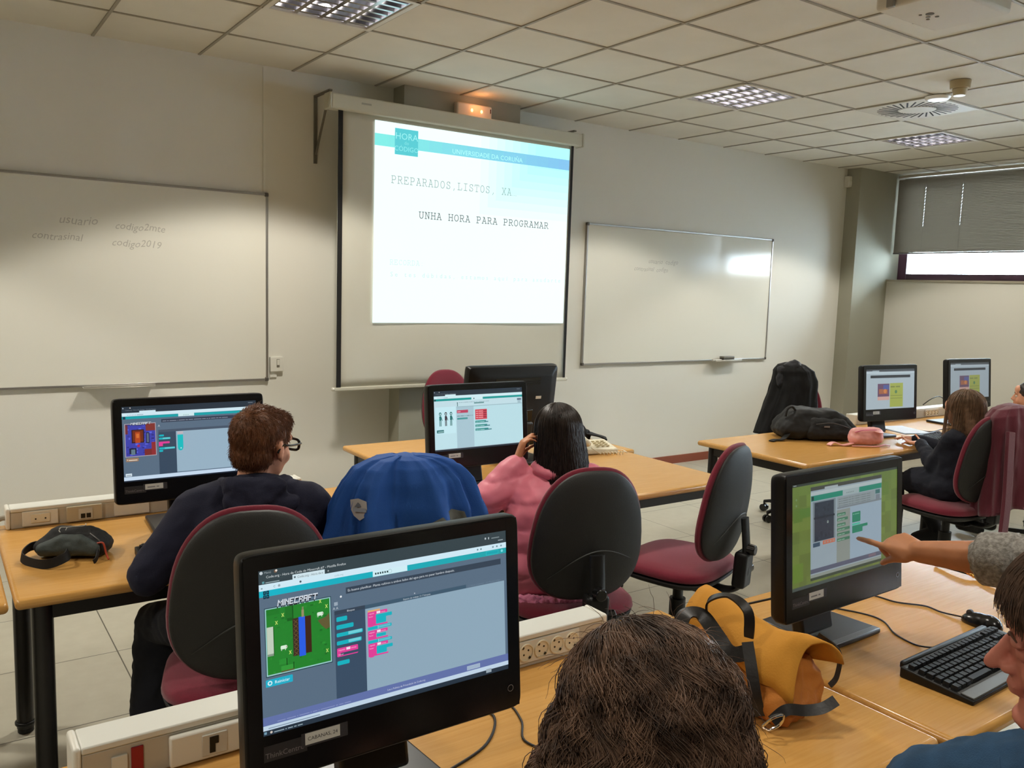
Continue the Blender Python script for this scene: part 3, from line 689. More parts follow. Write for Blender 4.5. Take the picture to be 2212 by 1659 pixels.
# ------------------------------------------------------------------ monitors
def monitor(label, x, y, ztop=1.217, yaw=0, tilt=.10, paint=None, group=None, base_dy=.10, name='', W=.5, back=False, H=.352, bdx=0, bw=1.0, glow=1.0):
    """screen face at y (top edge), facing -Y; origin on the desk"""
    t = thing('computer_monitor', label, 'monitor', (x, y, TZ), yaw, group)
    zt = ztop - TZ
    T = Matrix.Translation((0, 0, zt)) @ Matrix.Rotation(-tilt, 4, 'X')      # local: top edge at z=0, panel hangs down
    def tf(mb): mb.v = [tuple(T @ Vector(v)) for v in mb.v]; return mb
    out = superell(W/2, H/2, 72, 30)
    def shell(ds):                                                       # rounded slab, front face y=0, stepped back
        vs = []; fs = []; n = len(out)
        for (q, d) in ds: vs += [(u*(1-q), d, v*(1-q*W/H)-H/2) for u, v in out]
        for j in range(len(ds)-1):
            for i in range(n): fs.append((j*n+i, j*n+(i+1) % n, (j+1)*n+(i+1) % n, (j+1)*n+i))
        fs += [tuple(range(n)), tuple(range((len(ds)-1)*n, len(ds)*n))]
        m = MB(); m.add(vs, fs); return m
    tf(shell([(.012, 0), (.004, .002), (0, .008), (0, .026), (.02, .04), (.16, .062), (.2, .066)])).build('housing', BLACKP, t, smooth=30)
    sw, sh = .4435, .2495; top = .027
    # raised bezel ring around the panel
    m = MB(); b = .0018
    m.b2(-W/2+.006, -sw/2, -b, .001, -H+.006, -.006); m.b2(sw/2, W/2-.006, -b, .001, -H+.006, -.006)
    m.b2(-sw/2-.001, sw/2+.001, -b+.0001, .001, -top, -.006); m.b2(-sw/2-.001, sw/2+.001, -b+.0001, .001, -H+.006, -top-sh)
    tf(m).build('bezel', BLACKG, t, smooth=0)
    cv = Canvas(sw, sh, 1600, 900, k=glow, M=T @ Matrix.Translation((0, -.0004, -top-sh)))
    if not back:
        (paint or (lambda c: c.r(0, 0, 1600, 900, (20, 20, 24))))(cv)
        cv.build('display', t)
    M2 = T @ Matrix.Translation((0, -b-.0002, -H))
    nc = Canvas(W, H, 500, 352, lit=False, step=.0001, M=M2)
    if not back:
        nc.r(28, 292, 95, 316, (38, 36, 38)); nc.t(30, 311, 'ThinkCentre', 11.5, (120, 112, 112)); nc.r(86, 288, 162, 310, (52, 50, 54))
        nc.build('brand_mark', t)
        lc = Canvas(W, H, 500, 352, lit=False, step=.0001, M=M2 @ Matrix.Translation((0, -.0004, 0)))
        lc.r(92, 289, 149, 307, (206, 206, 200)); (lc.t(120.5, 301, name, 8.2, (40, 40, 44), 'CENTER') if name else lc.lines(99, 301, 'xxxxxx xx', 8.2, (120, 120, 124))); lc.build('name_sticker', t)
        m = MB(); 
        vs = [(.2245+r*math.cos(a*PI/8), -b-.0006, -H+.040+r*math.sin(a*PI/8)) for r in (.0062, .0052) for a in range(16)]
        m.add(vs, [(i, (i+1) % 16, 16+(i+1) % 16, 16+i) for i in range(16)]); tf(m).build('power_button', mat('button_ring', (170, 172, 176), .3, metal=.6), t, smooth=0)
    else:
        m = MB(); m.b2(-.15, .13, .066, .0675, -.075, -.06); [m.b2(-.15, .13, .066, .0675, -.08-.008*k, -.077-.008*k) for k in range(3)]; tf(m).build('vent', BLACKG, t, smooth=0)
        m = MB().b2(-.165, -.130, .0662, .0672, -.175, -.160); tf(m).build('label_sticker', WHITEP, t)
        m = MB().b2(-.12, .16, .06, .069, -.33, -.23); tf(m).build('port_cover', BLACKG, t, bevel=.004)
    zb = zt - H
    m = MB().box((0, .088, (zb+.14)/2+.02), (.13, .035, zb+.13), Matrix.Rotation(-.22, 3, 'X')); m.build('stand_neck', BLACKP, t, bevel=.008, seg=3)
    m = MB(); y0, y1 = base_dy-.09, base_dy+.12
    m.prism([(bdx-.125*bw, y0), (bdx+.125*bw, y0), (bdx+.112*bw, y1), (bdx-.112*bw, y1)], Matrix(((1,0,0,0),(0,0,1,0),(0,1,0,0),(0,0,0,1))) @ Matrix.Translation((0, .0, 0)), .016)
    m.build('stand_base', mat('stand_base', (40, 41, 46), .32), t, bevel=.006, seg=3)
    m = MB().b2(bdx-.118*bw, bdx+.118*bw, y0-.001, y0+.018, .0135, .0175); m.build('base_edge', mat('base_edge', (96, 98, 104), .3, metal=.4), t, bevel=.002)
    return t
TEAL = (20, 176, 190); TEALD = (0, 150, 160); SLATE = (88, 108, 128); DARK = (52, 66, 82); PINK = (222, 62, 150); BLK = (150, 176, 190)
def logo_word(c, x, y, word, w_, h):
    n_ = sum(len(PIXL[q][0])+.55 for q in word); p_ = w_/n_; c.pixels(x-2, y-h+5, word, p_, h/5, (22, 26, 32)); c.pixels(x-2, y-h+9, word, p_, h/5, (40, 44, 52)); c.pixels(x, y-h, word, p_, h/5, (206, 214, 224))
def paint_main(c):
    rr = random.Random(3)
    c.r(0, 0, 1600, 900, SLATE); 
    c.r(0, 0, 1600, 78, (52, 66, 72)); c.circ(16, 14, 9, (190, 200, 205)); c.t(32, 20, 'Menú', 17, (150, 160, 165)); c.circ(95, 14, 9, (120, 90, 70)); c.circ(99, 11, 6, (230, 220, 210))
    c.t(42, 45, 'Code.org - Hora de Code de Minecraft #7 - Mozilla Firefox', 19, (206, 214, 216)); c.r(5, 52, 190, 53, (70, 82, 88))
    c.r(20, 60, 32, 72, (90, 150, 160)); c.lines(38, 72, 'LibreOffice', 14, (140, 160, 165))
    c.r(188, 50, 374, 80, (206, 226, 234)); c.t(215, 72, 'Code.org - Hora de', 17, (96, 112, 120)); c.r(196, 60, 206, 70, (80, 100, 110)); c.t(356, 71, 'x', 16, (70, 80, 90)); c.t(388, 70, '+', 22, (200, 208, 210))
    c.r(1440, 26, 1450, 38, (190, 200, 205)); c.r(1466, 26, 1472, 40, (190, 200, 205)); c.lines(1490, 40, 'Usuario', 17, (120, 132, 136)); c.lines(1540, 60, '11:34', 15, (150, 160, 165))
    c.r(0, 76, 1600, 111, (206, 232, 244)); c.lines(12, 101, '<', 18, (130, 150, 160)); c.t(80, 101, 'C', 17, (110, 130, 140)); c.circ(112, 95, 7, (150, 170, 180)); c.circ(232, 95, 6, (60, 80, 90)); c.t(430, 101, 'code.org', 15, (150, 176, 190)); 
    for x in (1385, 1410, 1500, 1530, 1562): c.circ(x, 93, 6, (110, 140, 150))
    for k in range(16): c.r(k*100, 111, k*100+100, 145, (18+k, 178-k, 200-k*2))
    c.r(666, 111, 890, 144, (206, 236, 244))
    for i in range(6): c.r(680+15*i, 122, 689+15*i, 133, (30, 60, 62))
    c.circ(776, 128, 12, (120, 150, 150)); c.circ(776, 128, 10.5, (206, 236, 244))
    for a in range(2):
        for b in range(2): c.r(24+17*a, 113+22*b, 39+17*a, 133+22*b, (10, 40, 60)); c.r(29+17*a, 118+22*b, 34+17*a, 127+22*b, (30, 120, 140))
    c.r(1448, 116, 1540, 140, (60, 200, 205)); c.r(1450, 118, 1538, 138, (22, 164, 176)); c.circ(1568, 127, 9, (120, 214, 220))
    c.r(497, 176, 1557, 212, DARK); c.t(508, 201, 'Es bueno planificar. Planta cultivos a ambos lados del agua para no pasar hambre después.', 19.5, (205, 214, 222))
    c.circ(466, 222, 6, (230, 236, 240)); c.r(424, 248, 446, 268, (150, 165, 180)); c.t(416, 290, 'A A', 20, (190, 200, 210))
    # game picture
    c.r(26, 208, 406, 585, (30, 60, 70)); c.r(30, 212, 402, 580, (150, 200, 200)); c.r(36, 217, 396, 573, (34, 128, 44))
    for k in range(70):
        x, y = rr.uniform(40, 380), rr.uniform(222, 560); g = rr.choice([(30, 118, 40), (42, 142, 50), (38, 134, 46), (28, 108, 38)]); c.r(x, y, x+rr.uniform(6, 20), y+rr.uniform(4, 12), g)
    c.r(140, 217, 184, 290, (28, 112, 38)); c.r(180, 217, 186, 290, (18, 82, 26)); c.r(150, 284, 184, 300, (22, 92, 30)); c.r(36, 217, 110, 250, (30, 120, 40))
    c.r(180, 291, 215, 500, (58, 44, 34)); c.r(214, 289, 251, 508, (40, 92, 226)); c.r(251, 292, 286, 498, (60, 34, 22))
    for k in range(8):
        y = 300 + k*25; c.poly([(184, y), (188, y), (212, y+22), (208, y+22)], (110, 84, 50)); c.poly([(208, y), (212, y), (188, y+22), (184, y+22)], (110, 84, 50))
    c.r(232, 252, 246, 292, (150, 140, 100)); c.r(235, 236, 245, 252, (120, 130, 90))
    for x, y in ((322, 285), (110, 428)): c.rr(x, y, x+36, y+20, (214, 236, 214), 4); c.r(x+2, y+18, x+7, y+27, (190, 210, 190)); c.r(x+24, y+18, x+29, y+27, (190, 210, 190)); c.r(x+30, y+6, x+38, y+14, (180, 170, 160))
    for x, y in ((127, 260), (91, 296), (342, 225), (378, 259), (163, 473), (376, 510)):
        c.poly([(x-8, y-10), (x-4, y-10), (x+8, y+10), (x+4, y+10)], (196, 222, 110)); c.poly([(x+4, y-10), (x+8, y-10), (x-4, y+10), (x-8, y+10)], (196, 222, 110))
    c.poly([(325, 330), (372, 318), (392, 300), (396, 380), (372, 388), (345, 360)], (96, 88, 52))
    c.r(37, 313, 72, 460, (190, 204, 186)); c.r(37, 460, 73, 472, (130, 150, 130)); c.r(72, 315, 76, 472, (20, 84, 26))
    c.r(100, 500, 150, 530, (40, 140, 50)); c.r(140, 500, 146, 540, (16, 80, 24)); c.r(110, 540, 186, 573, (50, 150, 56)); c.r(178, 530, 184, 573, (16, 80, 24)); c.r(110, 566, 184, 574, (90, 90, 50))
    logo_word(c, 98, 208, 'MINECRAFT', 230, 34)
    c.rr(23, 598, 173, 638, (30, 172, 200), 3); c.circ(46, 618, 13, (214, 240, 246)); c.circ(46, 618, 7, (30, 172, 200)); c.t(72, 626, 'Reiniciar', 24, (226, 246, 250))
    # tool box and work space
    c.r(424, 298, 612, 800, DARK); c.t(500, 315, 'Bloques', 15, (200, 208, 216)); c.r(424, 320, 612, 800, (56, 76, 98))
    c.rr(435, 336, 500, 362, TEAL, 4); c.rr(434, 382, 538, 407, TEAL, 4); c.rr(434, 428, 594, 450, TEAL, 4); c.r(505, 429, 588, 446, (110, 205, 215)); c.rr(434, 474, 586, 497, TEAL, 4); c.r(505, 476, 580, 492, (110, 205, 215))
    c.rr(434, 514, 562, 564, PINK, 4); c.r(455, 543, 562, 558, (56, 76, 98)); c.t(442, 531, 'repetir', 15, (250, 190, 220)); c.r(490, 518, 514, 532, (240, 220, 235)); c.t(518, 531, 'veces', 15, (250, 190, 220)); c.t(442, 556, 'hacer', 14, (250, 190, 220)); c.rr(434, 588, 508, 612, TEAL, 4)
    c.r(612, 322, 1581, 810, (140, 166, 184)); c.r(612, 299, 1295, 321, (62, 88, 108)); c.t(950, 316, 'Espacio de trabajo: 5 / 7 bloques', 14, (196, 206, 214), 'CENTER'); c.circ(935, 288, 4, (180, 190, 200))
    c.t(1310, 316, '↻ Volver a empezar', 14, (110, 132, 150)); c.t(1440, 316, '</> Mostrar código', 14, (110, 132, 150))
    c.r(628, 335, 705, 346, (226, 170, 110))
    for y, hgt, kk in ((345, 85, 1), (456, 54, 2), (531, 76, 1)):
        c.rr(626, y, 752, y+18, PINK, 3); c.r(626, y+10, 678, y+hgt, PINK); c.r(626, y+hgt-8, 752, y+hgt, PINK)
        c.t(633, y+15, 'repetir', 13, (250, 190, 220)); c.r(683, y+3, 706, y+16, (245, 225, 238)); c.t(710, y+15, 'veces', 13, (250, 190, 220)); c.t(633, y+32, 'hacer', 12, (250, 190, 220))
        if kk == 1: c.rr(678, y+22, 782, y+42, TEAL, 3); c.rr(678, y+38, 743, y+hgt-10, TEAL, 3); c.rr(634, y+hgt, 660, y+hgt+5, PINK, 2)
        else: c.rr(680, y+24, 740, y+hgt-12, TEAL, 3)
    for y in (433, 513): c.rr(626, y, 778, y+18, TEAL, 3); c.r(694, y+3, 770, y+14, (96, 190, 205)); c.r(690, y, 692, y+18, (200, 235, 240))
    c.r(0, 800, 1600, 850, (96, 112, 166)); c.t(740, 832, 'Lea a Política de Privacidade de Code.org', 15, (200, 206, 226)); c.lines(80, 838, 'español (España)  Copyright  Máis  Funcionamento de Code Studio', 13, (130, 142, 190))
    c.r(1289, 814, 1385, 840, (180, 194, 214)); c.r(1291, 816, 1383, 838, (156, 176, 198))
    c.r(0, 846, 1600, 872, (190, 210, 228)); c.lines(30, 865, 'https://studio.code.org/s/mc/stage/1/puzzle/7', 13, (130, 150, 168)); c.r(0, 872, 1600, 900, (36, 50, 64)); c.r(6, 878, 20, 892, (110, 150, 170)); c.circ(45, 886, 7, (200, 190, 180)); c.lines(60, 892, 'Code.org - Hora de Cod…', 14, (140, 160, 170)); c.r(1430, 866, 1470, 890, (150, 166, 176))
def ui_bars(c, bg, bar=(206, 230, 240), teal=(20, 160, 168)):
    c.r(0, 0, 1600, 900, bg); c.r(0, 0, 1600, 78, (38, 50, 62)); c.circ(16, 20, 7, (180, 190, 200)); c.circ(95, 18, 7, (210, 200, 190)); c.t(40, 50, 'Code.org - Hora do Código - Mozilla Firefox', 19, (120, 130, 140)); c.r(196, 56, 380, 84, bar)
    c.r(0, 76, 1600, 116, bar); c.lines(60, 106, '<   C   code.org', 18, (140, 160, 176)); c.r(0, 118, 1600, 150, teal); c.r(1500, 20, 1560, 30, (110, 120, 130))
def paint_boy(c):
    ui_bars(c, SLATE); c.r(640, 112, 828, 150, (206, 232, 236)); c.lines(700, 140, '• • • •', 18, (110, 150, 150))
    c.r(10, 120, 40, 150, (20, 60, 80)); c.r(440, 172, 1560, 212, (50, 60, 78)); c.lines(455, 200, 'Mueve al personaje y consigue las piezas necesarias antes de la noche. Usa los comandos', 18, (140, 150, 168)); c.t(400, 262, 'A', 36, (200, 206, 214))
    c.r(24, 206, 376, 604, (170, 160, 170)); c.r(32, 214, 368, 596, (62, 66, 168))
    rr = random.Random(5)
    for k in range(60):
        x, y = rr.uniform(34, 340), rr.uniform(220, 570); c.r(x, y, x+rr.uniform(14, 40), y+rr.uniform(8, 26), rr.choice([(74, 80, 200), (56, 58, 150), (90, 100, 216), (48, 46, 130)]))
    c.r(260, 214, 368, 300, (128, 52, 48)); c.r(32, 214, 60, 330, (110, 50, 60)); c.r(100, 280, 240, 440, (50, 26, 30)); c.r(112, 290, 228, 428, (112, 46, 26)); c.r(140, 310, 196, 440, (176, 70, 30)); c.r(152, 330, 184, 380, (206, 110, 50))
    c.r(262, 320, 300, 450, (28, 34, 66)); c.r(270, 330, 292, 440, (90, 104, 130)); c.r(240, 520, 368, 596, (120, 44, 44)); c.r(320, 440, 368, 596, (140, 46, 50)); c.r(160, 460, 190, 490, (160, 40, 90)); c.r(70, 500, 150, 570, (26, 32, 60)); c.r(90, 515, 135, 580, (96, 120, 134)); c.r(40, 214, 240, 224, (40, 44, 110))
    logo_word(c, 92, 222, 'MINECRAFT', 230, 28)
    c.rr(30, 616, 170, 660, (150, 120, 96), 4); c.lines(60, 648, 'Executar', 24, (226, 214, 200)); c.circ(46, 638, 6, (226, 214, 200))
    c.r(402, 306, 606, 840, (54, 72, 92)); c.r(606, 330, 1580, 830, (150, 176, 194)); c.r(402, 300, 1580, 330, (70, 84, 102))
    c.rr(408, 360, 466, 382, TEAL); c.rr(406, 396, 540, 420, TEAL); c.r(450, 399, 534, 416, (96, 200, 206)); c.rr(404, 446, 530, 470, PINK); c.r(404, 465, 450, 500, PINK); c.rr(406, 516, 590, 540, TEAL); c.r(470, 519, 584, 536, (96, 200, 206)); c.rr(406, 545, 450, 570, TEAL)
    c.r(622, 336, 690, 366, (190, 178, 186)); c.r(622, 376, 688, 540, (20, 186, 190)); c.circ(655, 540, 30, (20, 186, 190)); c.circ(660, 540, 7, (220, 240, 240))
    c.r(20, 800, 90, 834, (210, 226, 236)); c.lines(30, 825, 'Idioma', 17, (120, 130, 140)); c.r(0, 840, 1600, 884, (196, 216, 236)); c.r(0, 884, 1600, 900, (24, 34, 48))
def paint_girl(c):
    ui_bars(c, (190, 224, 232), (206, 234, 240), (24, 150, 146)); c.r(655, 112, 860, 154, (206, 234, 240)); c.circ(700, 135, 10, (40, 70, 80)); c.r(10, 120, 36, 150, (20, 60, 70))
    c.r(0, 152, 1600, 240, (192, 220, 228)); c.lines(430, 190, 'Fai que os bailaríns se movan cando soe a música. Usa os bloques', 17, (130, 160, 170)); c.r(700, 196, 880, 214, (90, 140, 140)); c.circ(405, 190, 9, (40, 80, 90)); c.r(400, 200, 412, 240, (60, 110, 110)); c.r(1500, 170, 1580, 200, (90, 110, 130)); c.r(1510, 205, 1570, 245, (160, 190, 200))
    c.r(30, 240, 370, 640, (196, 232, 240)); c.r(385, 252, 690, 880, (166, 196, 208)); c.r(690, 252, 1590, 880, (184, 220, 228)); c.r(385, 244, 1590, 254, (150, 180, 190))
    for x, cc in ((90, (30, 110, 108)), (185, (60, 50, 60)), (275, (30, 110, 108))):      # three plain standing figures on the stage
        c.circ(x+14, 342, 22, cc, ry=26); c.rr(x-4, 372, x+32, 440, cc, 6); c.r(x-2, 440, x+10, 524, cc); c.r(x+18, 440, x+30, 524, cc); c.poly([(x+30, 378), (x+52, 440), (x+44, 444), (x+24, 390)], cc); c.circ(x+14, 344, 12, (190, 220, 226))
    c.rr(40, 580, 160, 624, (40, 110, 112), 4); c.lines(60, 612, 'Executar', 24, (190, 224, 224))
    c.rr(392, 300, 590, 344, (186, 66, 96), 4); c.lines(402, 330, 'cando', 22, (240, 200, 210)); c.lines(395, 394, 'facer sempre   baile   1', 20, (80, 120, 126)); c.rr(394, 416, 580, 442, (70, 150, 150), 4)
    c.rr(716, 306, 930, 346, (206, 70, 84), 4); c.rr(716, 330, 930, 460, (206, 70, 84), 4)
    for k in range(4): c.lines(730, 340+32*k, 'novo bailarín gato', 20, (240, 190, 196)); c.r(860, 322+32*k, 925, 340+32*k, (150, 40, 60))
    for k in range(3): y = 478+60*k; c.rr(714, y, 910+20*k, y+34, (40, 140, 136), 4); c.lines(726, y+24, 'facer un movemento', 17, (190, 226, 226)); c.r(880, y+16, 950+30*k, y+32, (70, 130, 140))
    c.r(0, 876, 1600, 900, (30, 40, 50)); c.r(0, 868, 1600, 876, (140, 160, 170))
def paint_green(c):
    rr = random.Random(9)
    for k in range(16):
        for j in range(9): g = .92+.16*rr.random(); c.r(k*100, j*100, k*100+100, j*100+100, (int(104*g), int((128-j*1)*g), int(58*g)))
    for k in range(12): x, y = rr.uniform(0, 1500), rr.uniform(100, 700); c.r(x, y, x+rr.uniform(60, 200), y+rr.uniform(60, 160), (int(82+rr.random()*20), int(118+rr.random()*14), 50))
    c.r(0, 0, 1600, 22, (44, 56, 50)); c.r(20, 6, 60, 14, (150, 160, 160)); c.circ(60, 130, 10, (120, 150, 110)); c.circ(60, 180, 10, (120, 150, 110))
    c.r(256, 46, 1338, 812, (150, 166, 176)); c.r(256, 46, 1338, 78, (66, 70, 64)); c.r(455, 62, 650, 92, (164, 176, 180)); c.r(256, 90, 1338, 120, (176, 190, 192)); c.r(262, 122, 1335, 168, (30, 136, 112)); c.r(722, 122, 975, 168, (158, 176, 178)); c.r(268, 128, 300, 162, (20, 60, 56)); c.lines(780, 156, '• • • • •', 24, (110, 130, 130))
    c.r(640, 176, 1230, 262, (140, 152, 156)); 
    for k in range(4): c.lines(660, 200+20*k, 'Move ao personaxe pola mina e axúdalle a conseguir mineral', 17, (110, 124, 126))
    c.r(1235, 176, 1310, 214, (60, 110, 110)); c.r(1240, 220, 1310, 270, (120, 130, 140)); c.r(640, 264, 1335, 280, (120, 130, 136))
    c.r(286, 176, 616, 524, (120, 134, 140)); c.r(310, 186, 590, 520, (44, 56, 70))
    for k in range(40): x, y = rr.uniform(312, 560), rr.uniform(190, 490); c.r(x, y, x+26, y+24, rr.choice([(40, 50, 64), (50, 62, 76), (36, 46, 58)]))
    c.r(300, 310, 600, 326, (30, 40, 52)); c.circ(500, 370, 12, (150, 160, 160)); c.circ(500, 370, 6, (90, 120, 90)); c.rr(290, 530, 390, 566, (56, 80, 100), 4); c.rr(430, 526, 610, 560, (196, 110, 84), 4)
    for k in range(4): c.r(448+42*k, 534, 474+42*k, 552, (170, 140, 130))
    c.r(634, 290, 836, 752, (138, 146, 140)); c.r(836, 282, 1334, 752, (150, 170, 186))
    for y, x1 in ((322, 767), (366, 802), (414, 767), (455, 830), (498, 830), (545, 830)): c.rr(638, y-4, x1, y+22, (70, 122, 96), 4); c.lines(648, y+16, 'avanzar mover', 16, (150, 186, 166))
    c.rr(869, 338, 997, 430, (36, 130, 100), 5); c.lines(880, 362, 'ao executar', 18, (120, 180, 156)); c.rr(869, 440, 990, 456, (70, 190, 160), 3); c.rr(869, 460, 1110, 486, (36, 130, 100), 4); c.rr(869, 484, 1030, 526, (36, 130, 100), 4)
    c.r(256, 752, 1338, 790, (88, 92, 112)); c.r(1130, 758, 1250, 782, (120, 104, 116)); c.r(256, 800, 1338, 830, (140, 148, 140)); c.r(0, 872, 1600, 900, (70, 80, 76)); c.r(256, 826, 1338, 850, (60, 72, 60))
def paint_far(dim=1.0):
    q = lambda *a: tuple(int(v*dim) for v in a)
    def p(c):
        c.r(0, 0, 1600, 900, q(158, 172, 180)); c.r(0, 0, 1600, 44, q(52, 54, 58)); c.r(200, 30, 420, 60, q(150, 164, 172)); c.r(420, 40, 1600, 62, q(82, 86, 92)); c.r(0, 62, 1600, 96, q(176, 190, 196))
        c.rr(140, 138, 1456, 200, q(30, 30, 36), 4); c.r(376, 330, 760, 620, q(96, 66, 92)); c.r(420, 450, 700, 560, q(150, 90, 60)); c.r(560, 360, 740, 460, q(70, 80, 140)); c.circ(620, 500, 50, q(190, 120, 60))
        c.r(376, 622, 760, 700, q(190, 150, 140)); c.r(780, 322, 1214, 862, q(150, 160, 72)); c.lines(800, 420, 'Unha Hora', 70, q(110, 120, 60)); c.circ(980, 520, 40, q(80, 120, 80)); c.r(800, 600, 1190, 612, q(110, 120, 60)); c.r(800, 660, 1190, 672, q(110, 120, 60))
    return p
monitor('largest black monitor in the foreground with a green game picture on its display', .613, 1.205, 1.217, paint=paint_main, tilt=.09, name='CABANAS, 24')
monitor('black monitor in front of the red-haired boy, blue and red game picture on it', .742, 2.985, 1.215, paint=paint_boy, tilt=.09, name='')
monitor('black monitor in front of the girl in pink, mostly white page with red blocks', 1.922, 3.0, 1.212, paint=paint_girl, tilt=.10, name='')
monitor('black monitor with a green desktop and a fingertip on its display', 1.842, 1.195, 1.215, yaw=-.02, paint=paint_green, tilt=.08, glow=.78, bdx=.085, bw=.98, base_dy=.085, name='')
monitor('far black monitor behind the black backpack, dark bar and yellow page on display', 4.978, 2.985, 1.211, yaw=.13, paint=paint_far(1), tilt=.08, name='')
monitor('far black monitor furthest right, partly hidden by the long-haired girl', 6.062, 3.045, 1.22, yaw=.10, paint=paint_far(.86), tilt=.09, name='')
monitor('black monitor on the teacher’s desk seen from behind, with a white sticker', 2.475, 3.56, 1.226, yaw=PI, tilt=.12, back=True, W=.56, H=.44)
# ------------------------------------------------------------------ swivel chairs
def chair(label, x, y, yaw, seat=.46, cushion=None, shell=None, group='burgundy swivel chairs', castoryaw=.3, backup=-.085):
    cushion = cushion or BURG; shell = shell or SHELL
    t = thing('office_chair', label, 'chair', (x, y, 0), yaw, group)
    base = Matrix.Rotation(castoryaw, 4, 'Z')
    MB().cyl((0, 0, .06), (0, 0, .13), .034, .03, n=20).build('hub', BLACKP, t, bevel=.004)
    for k in range(5):
        R = base @ Matrix.Rotation(2*PI*k/5, 4, 'Z'); R3 = R.to_3x3(); m = MB()
        pts = [(.02, .095, .042, .034), (.12, .098, .036, .03), (.24, .085, .028, .024), (.29, .072, .024, .022)]
        vs = []
        for (r, z, w_, h) in pts: vs += [(r, -w_/2, z-h/2), (r, w_/2, z-h/2), (r, w_/2*.7, z+h/2), (r, -w_/2*.7, z+h/2)]
        fs = [(j*4+i, j*4+(i+1) % 4, (j+1)*4+(i+1) % 4, (j+1)*4+i) for j in range(3) for i in range(4)] + [(3, 2, 1, 0), (12, 13, 14, 15)]
        m.add([R3 @ Vector(v) for v in vs], fs); l = m.build('base_arm', BLACKP, t, bevel=.004)
        m = MB(); c = R3 @ Vector((.285, 0, .027)); a = R3 @ Vector((0, 1, 0))
        m.cyl(c - a*.024, c - a*.006, .0265, n=18).cyl(c + a*.006, c + a*.024, .0265, n=18).cyl(c - a*.01, c + a*.01, .012, n=10).cyl(c, c + Vector((0, 0, .05)), .008, n=8)
        m.build('caster', BLACKG, l, bevel=.003)
    MB().cyl((0, 0, .12), (0, 0, seat-.2), .034, n=20).cyl((0, 0, seat-.2), (0, 0, seat-.1), .022, n=20).build('gas_column', BLACKP, t)
    MB().box((0, -.03, seat-.105), (.16, .26, .045), taper=.8).build('mechanism', BLACKP, t, bevel=.008)
    so = superell(.235, .225, 44, 3.2, lambda v: 1-.05*v)
    Mx = Matrix(((1, 0, 0, 0), (0, 0, 1, .02), (0, 1, 0, seat-.048), (0, 0, 0, 1)))   # (u,n,v)->(u,v,n)
    drop = lambda u, v: -.9*max(0, v-.10)**2*2 + .12*u*u*0
    MB().pillow(so, Mx, .048, .012, p=3.2, curve=drop).build('seat', cushion, t, smooth=180)
    so2 = [(u*.985, v*.985) for u, v in so]
    Mx2 = Mx @ Matrix.Translation((0, -.014, 0))
    MB().pillow(so2, Mx2, .002, .045, p=2.6, curve=drop).build('seat_shell', shell, t, smooth=180)
    # back rest: narrower towards the top, leaning back, wrapping round the sitter
    zc = seat + .335 + backup; wf = lambda v: 1 - .13*v - .05*v*v
    bo = superell(.212, .246, 52, 2.7, wf)
    B = Matrix.Translation((0, -.215, zc)) @ Matrix.Rotation(.14, 4, 'X')
    cur = lambda u, v: .55*u*u*1.4 + .25*(v+.06)**2
    MB().pillow(bo, B, .034, .012, p=3.0, curve=cur).build('backrest', cushion, t, smooth=180)
    bs = [(u*.968, v*.968) for u, v in bo]
    sh = MB().pillow(bs, B @ Matrix.Translation((0, -.012, 0)), .002, .03, p=2.3, curve=cur).build('back_shell', shell, t, smooth=180)
    pts = []
    for i in range(13):
        u = -.155 + .31*i/12; v = -.115 + .075*math.cos(u/.155*PI*.5) + .18*u; rr_ = max(abs(u)/.2, abs(v)/.23); hgt = -.012 - .03*(max(0, 1-rr_**2.3))**(1/2.3)
        pts.append(B @ Vector((u, hgt + cur(u, v) - .0005, v)))
    MB().tube(pts, lambda q: .0028*math.sin(max(.05, q)*PI*.98)+.0004, n=6).build('moulded_ridge', mat('shell_ridge', (50, 51, 49), .5), sh)
    # bracket under the seat and up the back
    m = MB(); p = [(0, -.06, seat-.1), (0, -.22, seat-.11), (0, -.285, seat-.05), (0, -.287, seat+.06), (0, -.272, seat+.2)]
    m.tube(p, lambda q: (.034-.006*q, .013), n=12, flat=(1, 0, 0)); m.build('back_bracket', BLACKP, t, smooth=60)
    MB().box((0, -.275, seat-.01), (.085, .055, .15), Matrix.Rotation(.05, 3, 'X')).build('bracket_cover', BLACKP, t, bevel=.014, seg=3)
    MB().cyl((0, -.29, seat+.075), (0, -.325, seat+.075), .024, .021, n=18).build('knob', BLACKG, t, bevel=.004)
    MB().cyl((.04, -.275, seat-.02), (.075, -.275, seat-.02), .022, n=16).build('knob', BLACKG, t, bevel=.004)
    MB().tube([(.06, .0, seat-.105), (.18, .01, seat-.11), (.235, .015, seat-.115)], .006, n=8).cyl((.20, .012, seat-.112), (.25, .016, seat-.116), .010, n=10).build('lever', BLACKP, t)
    return t
chair('burgundy and black swivel chair with the red-haired boy sitting on it', .735, 2.33, .26, .545)
chair('burgundy and black swivel chair with the girl in the pink jacket on it', 1.93, 2.38, .28, .52)
chair('empty burgundy swivel chair right of the girl in the pink jacket', 2.59, 2.43, -.32, .53, castoryaw=.1)
chair('burgundy swivel chair hidden under the bright blue coat', 1.21, 2.42, .2, .53, castoryaw=.92)
chair('burgundy swivel chair with the long-haired girl on it and a maroon coat behind', 4.72, 2.42, .10, .52)
chair('burgundy swivel chair behind the teacher’s desk, only its rounded top in view', 3.03, 4.93, PI-.1, .53)
chair('swivel chair behind the far desk, covered by a black coat', 5.20, 3.74, PI+.5, .53)
chair('small black swivel chair at the right edge beyond the far desks', 7.62, 3.55, PI-.5, .40, cushion=mat('black_fabric', (34, 32, 36), .95), group=None)
chair('burgundy swivel chair with the curly-haired woman on it', .80, .42, .1, .50)
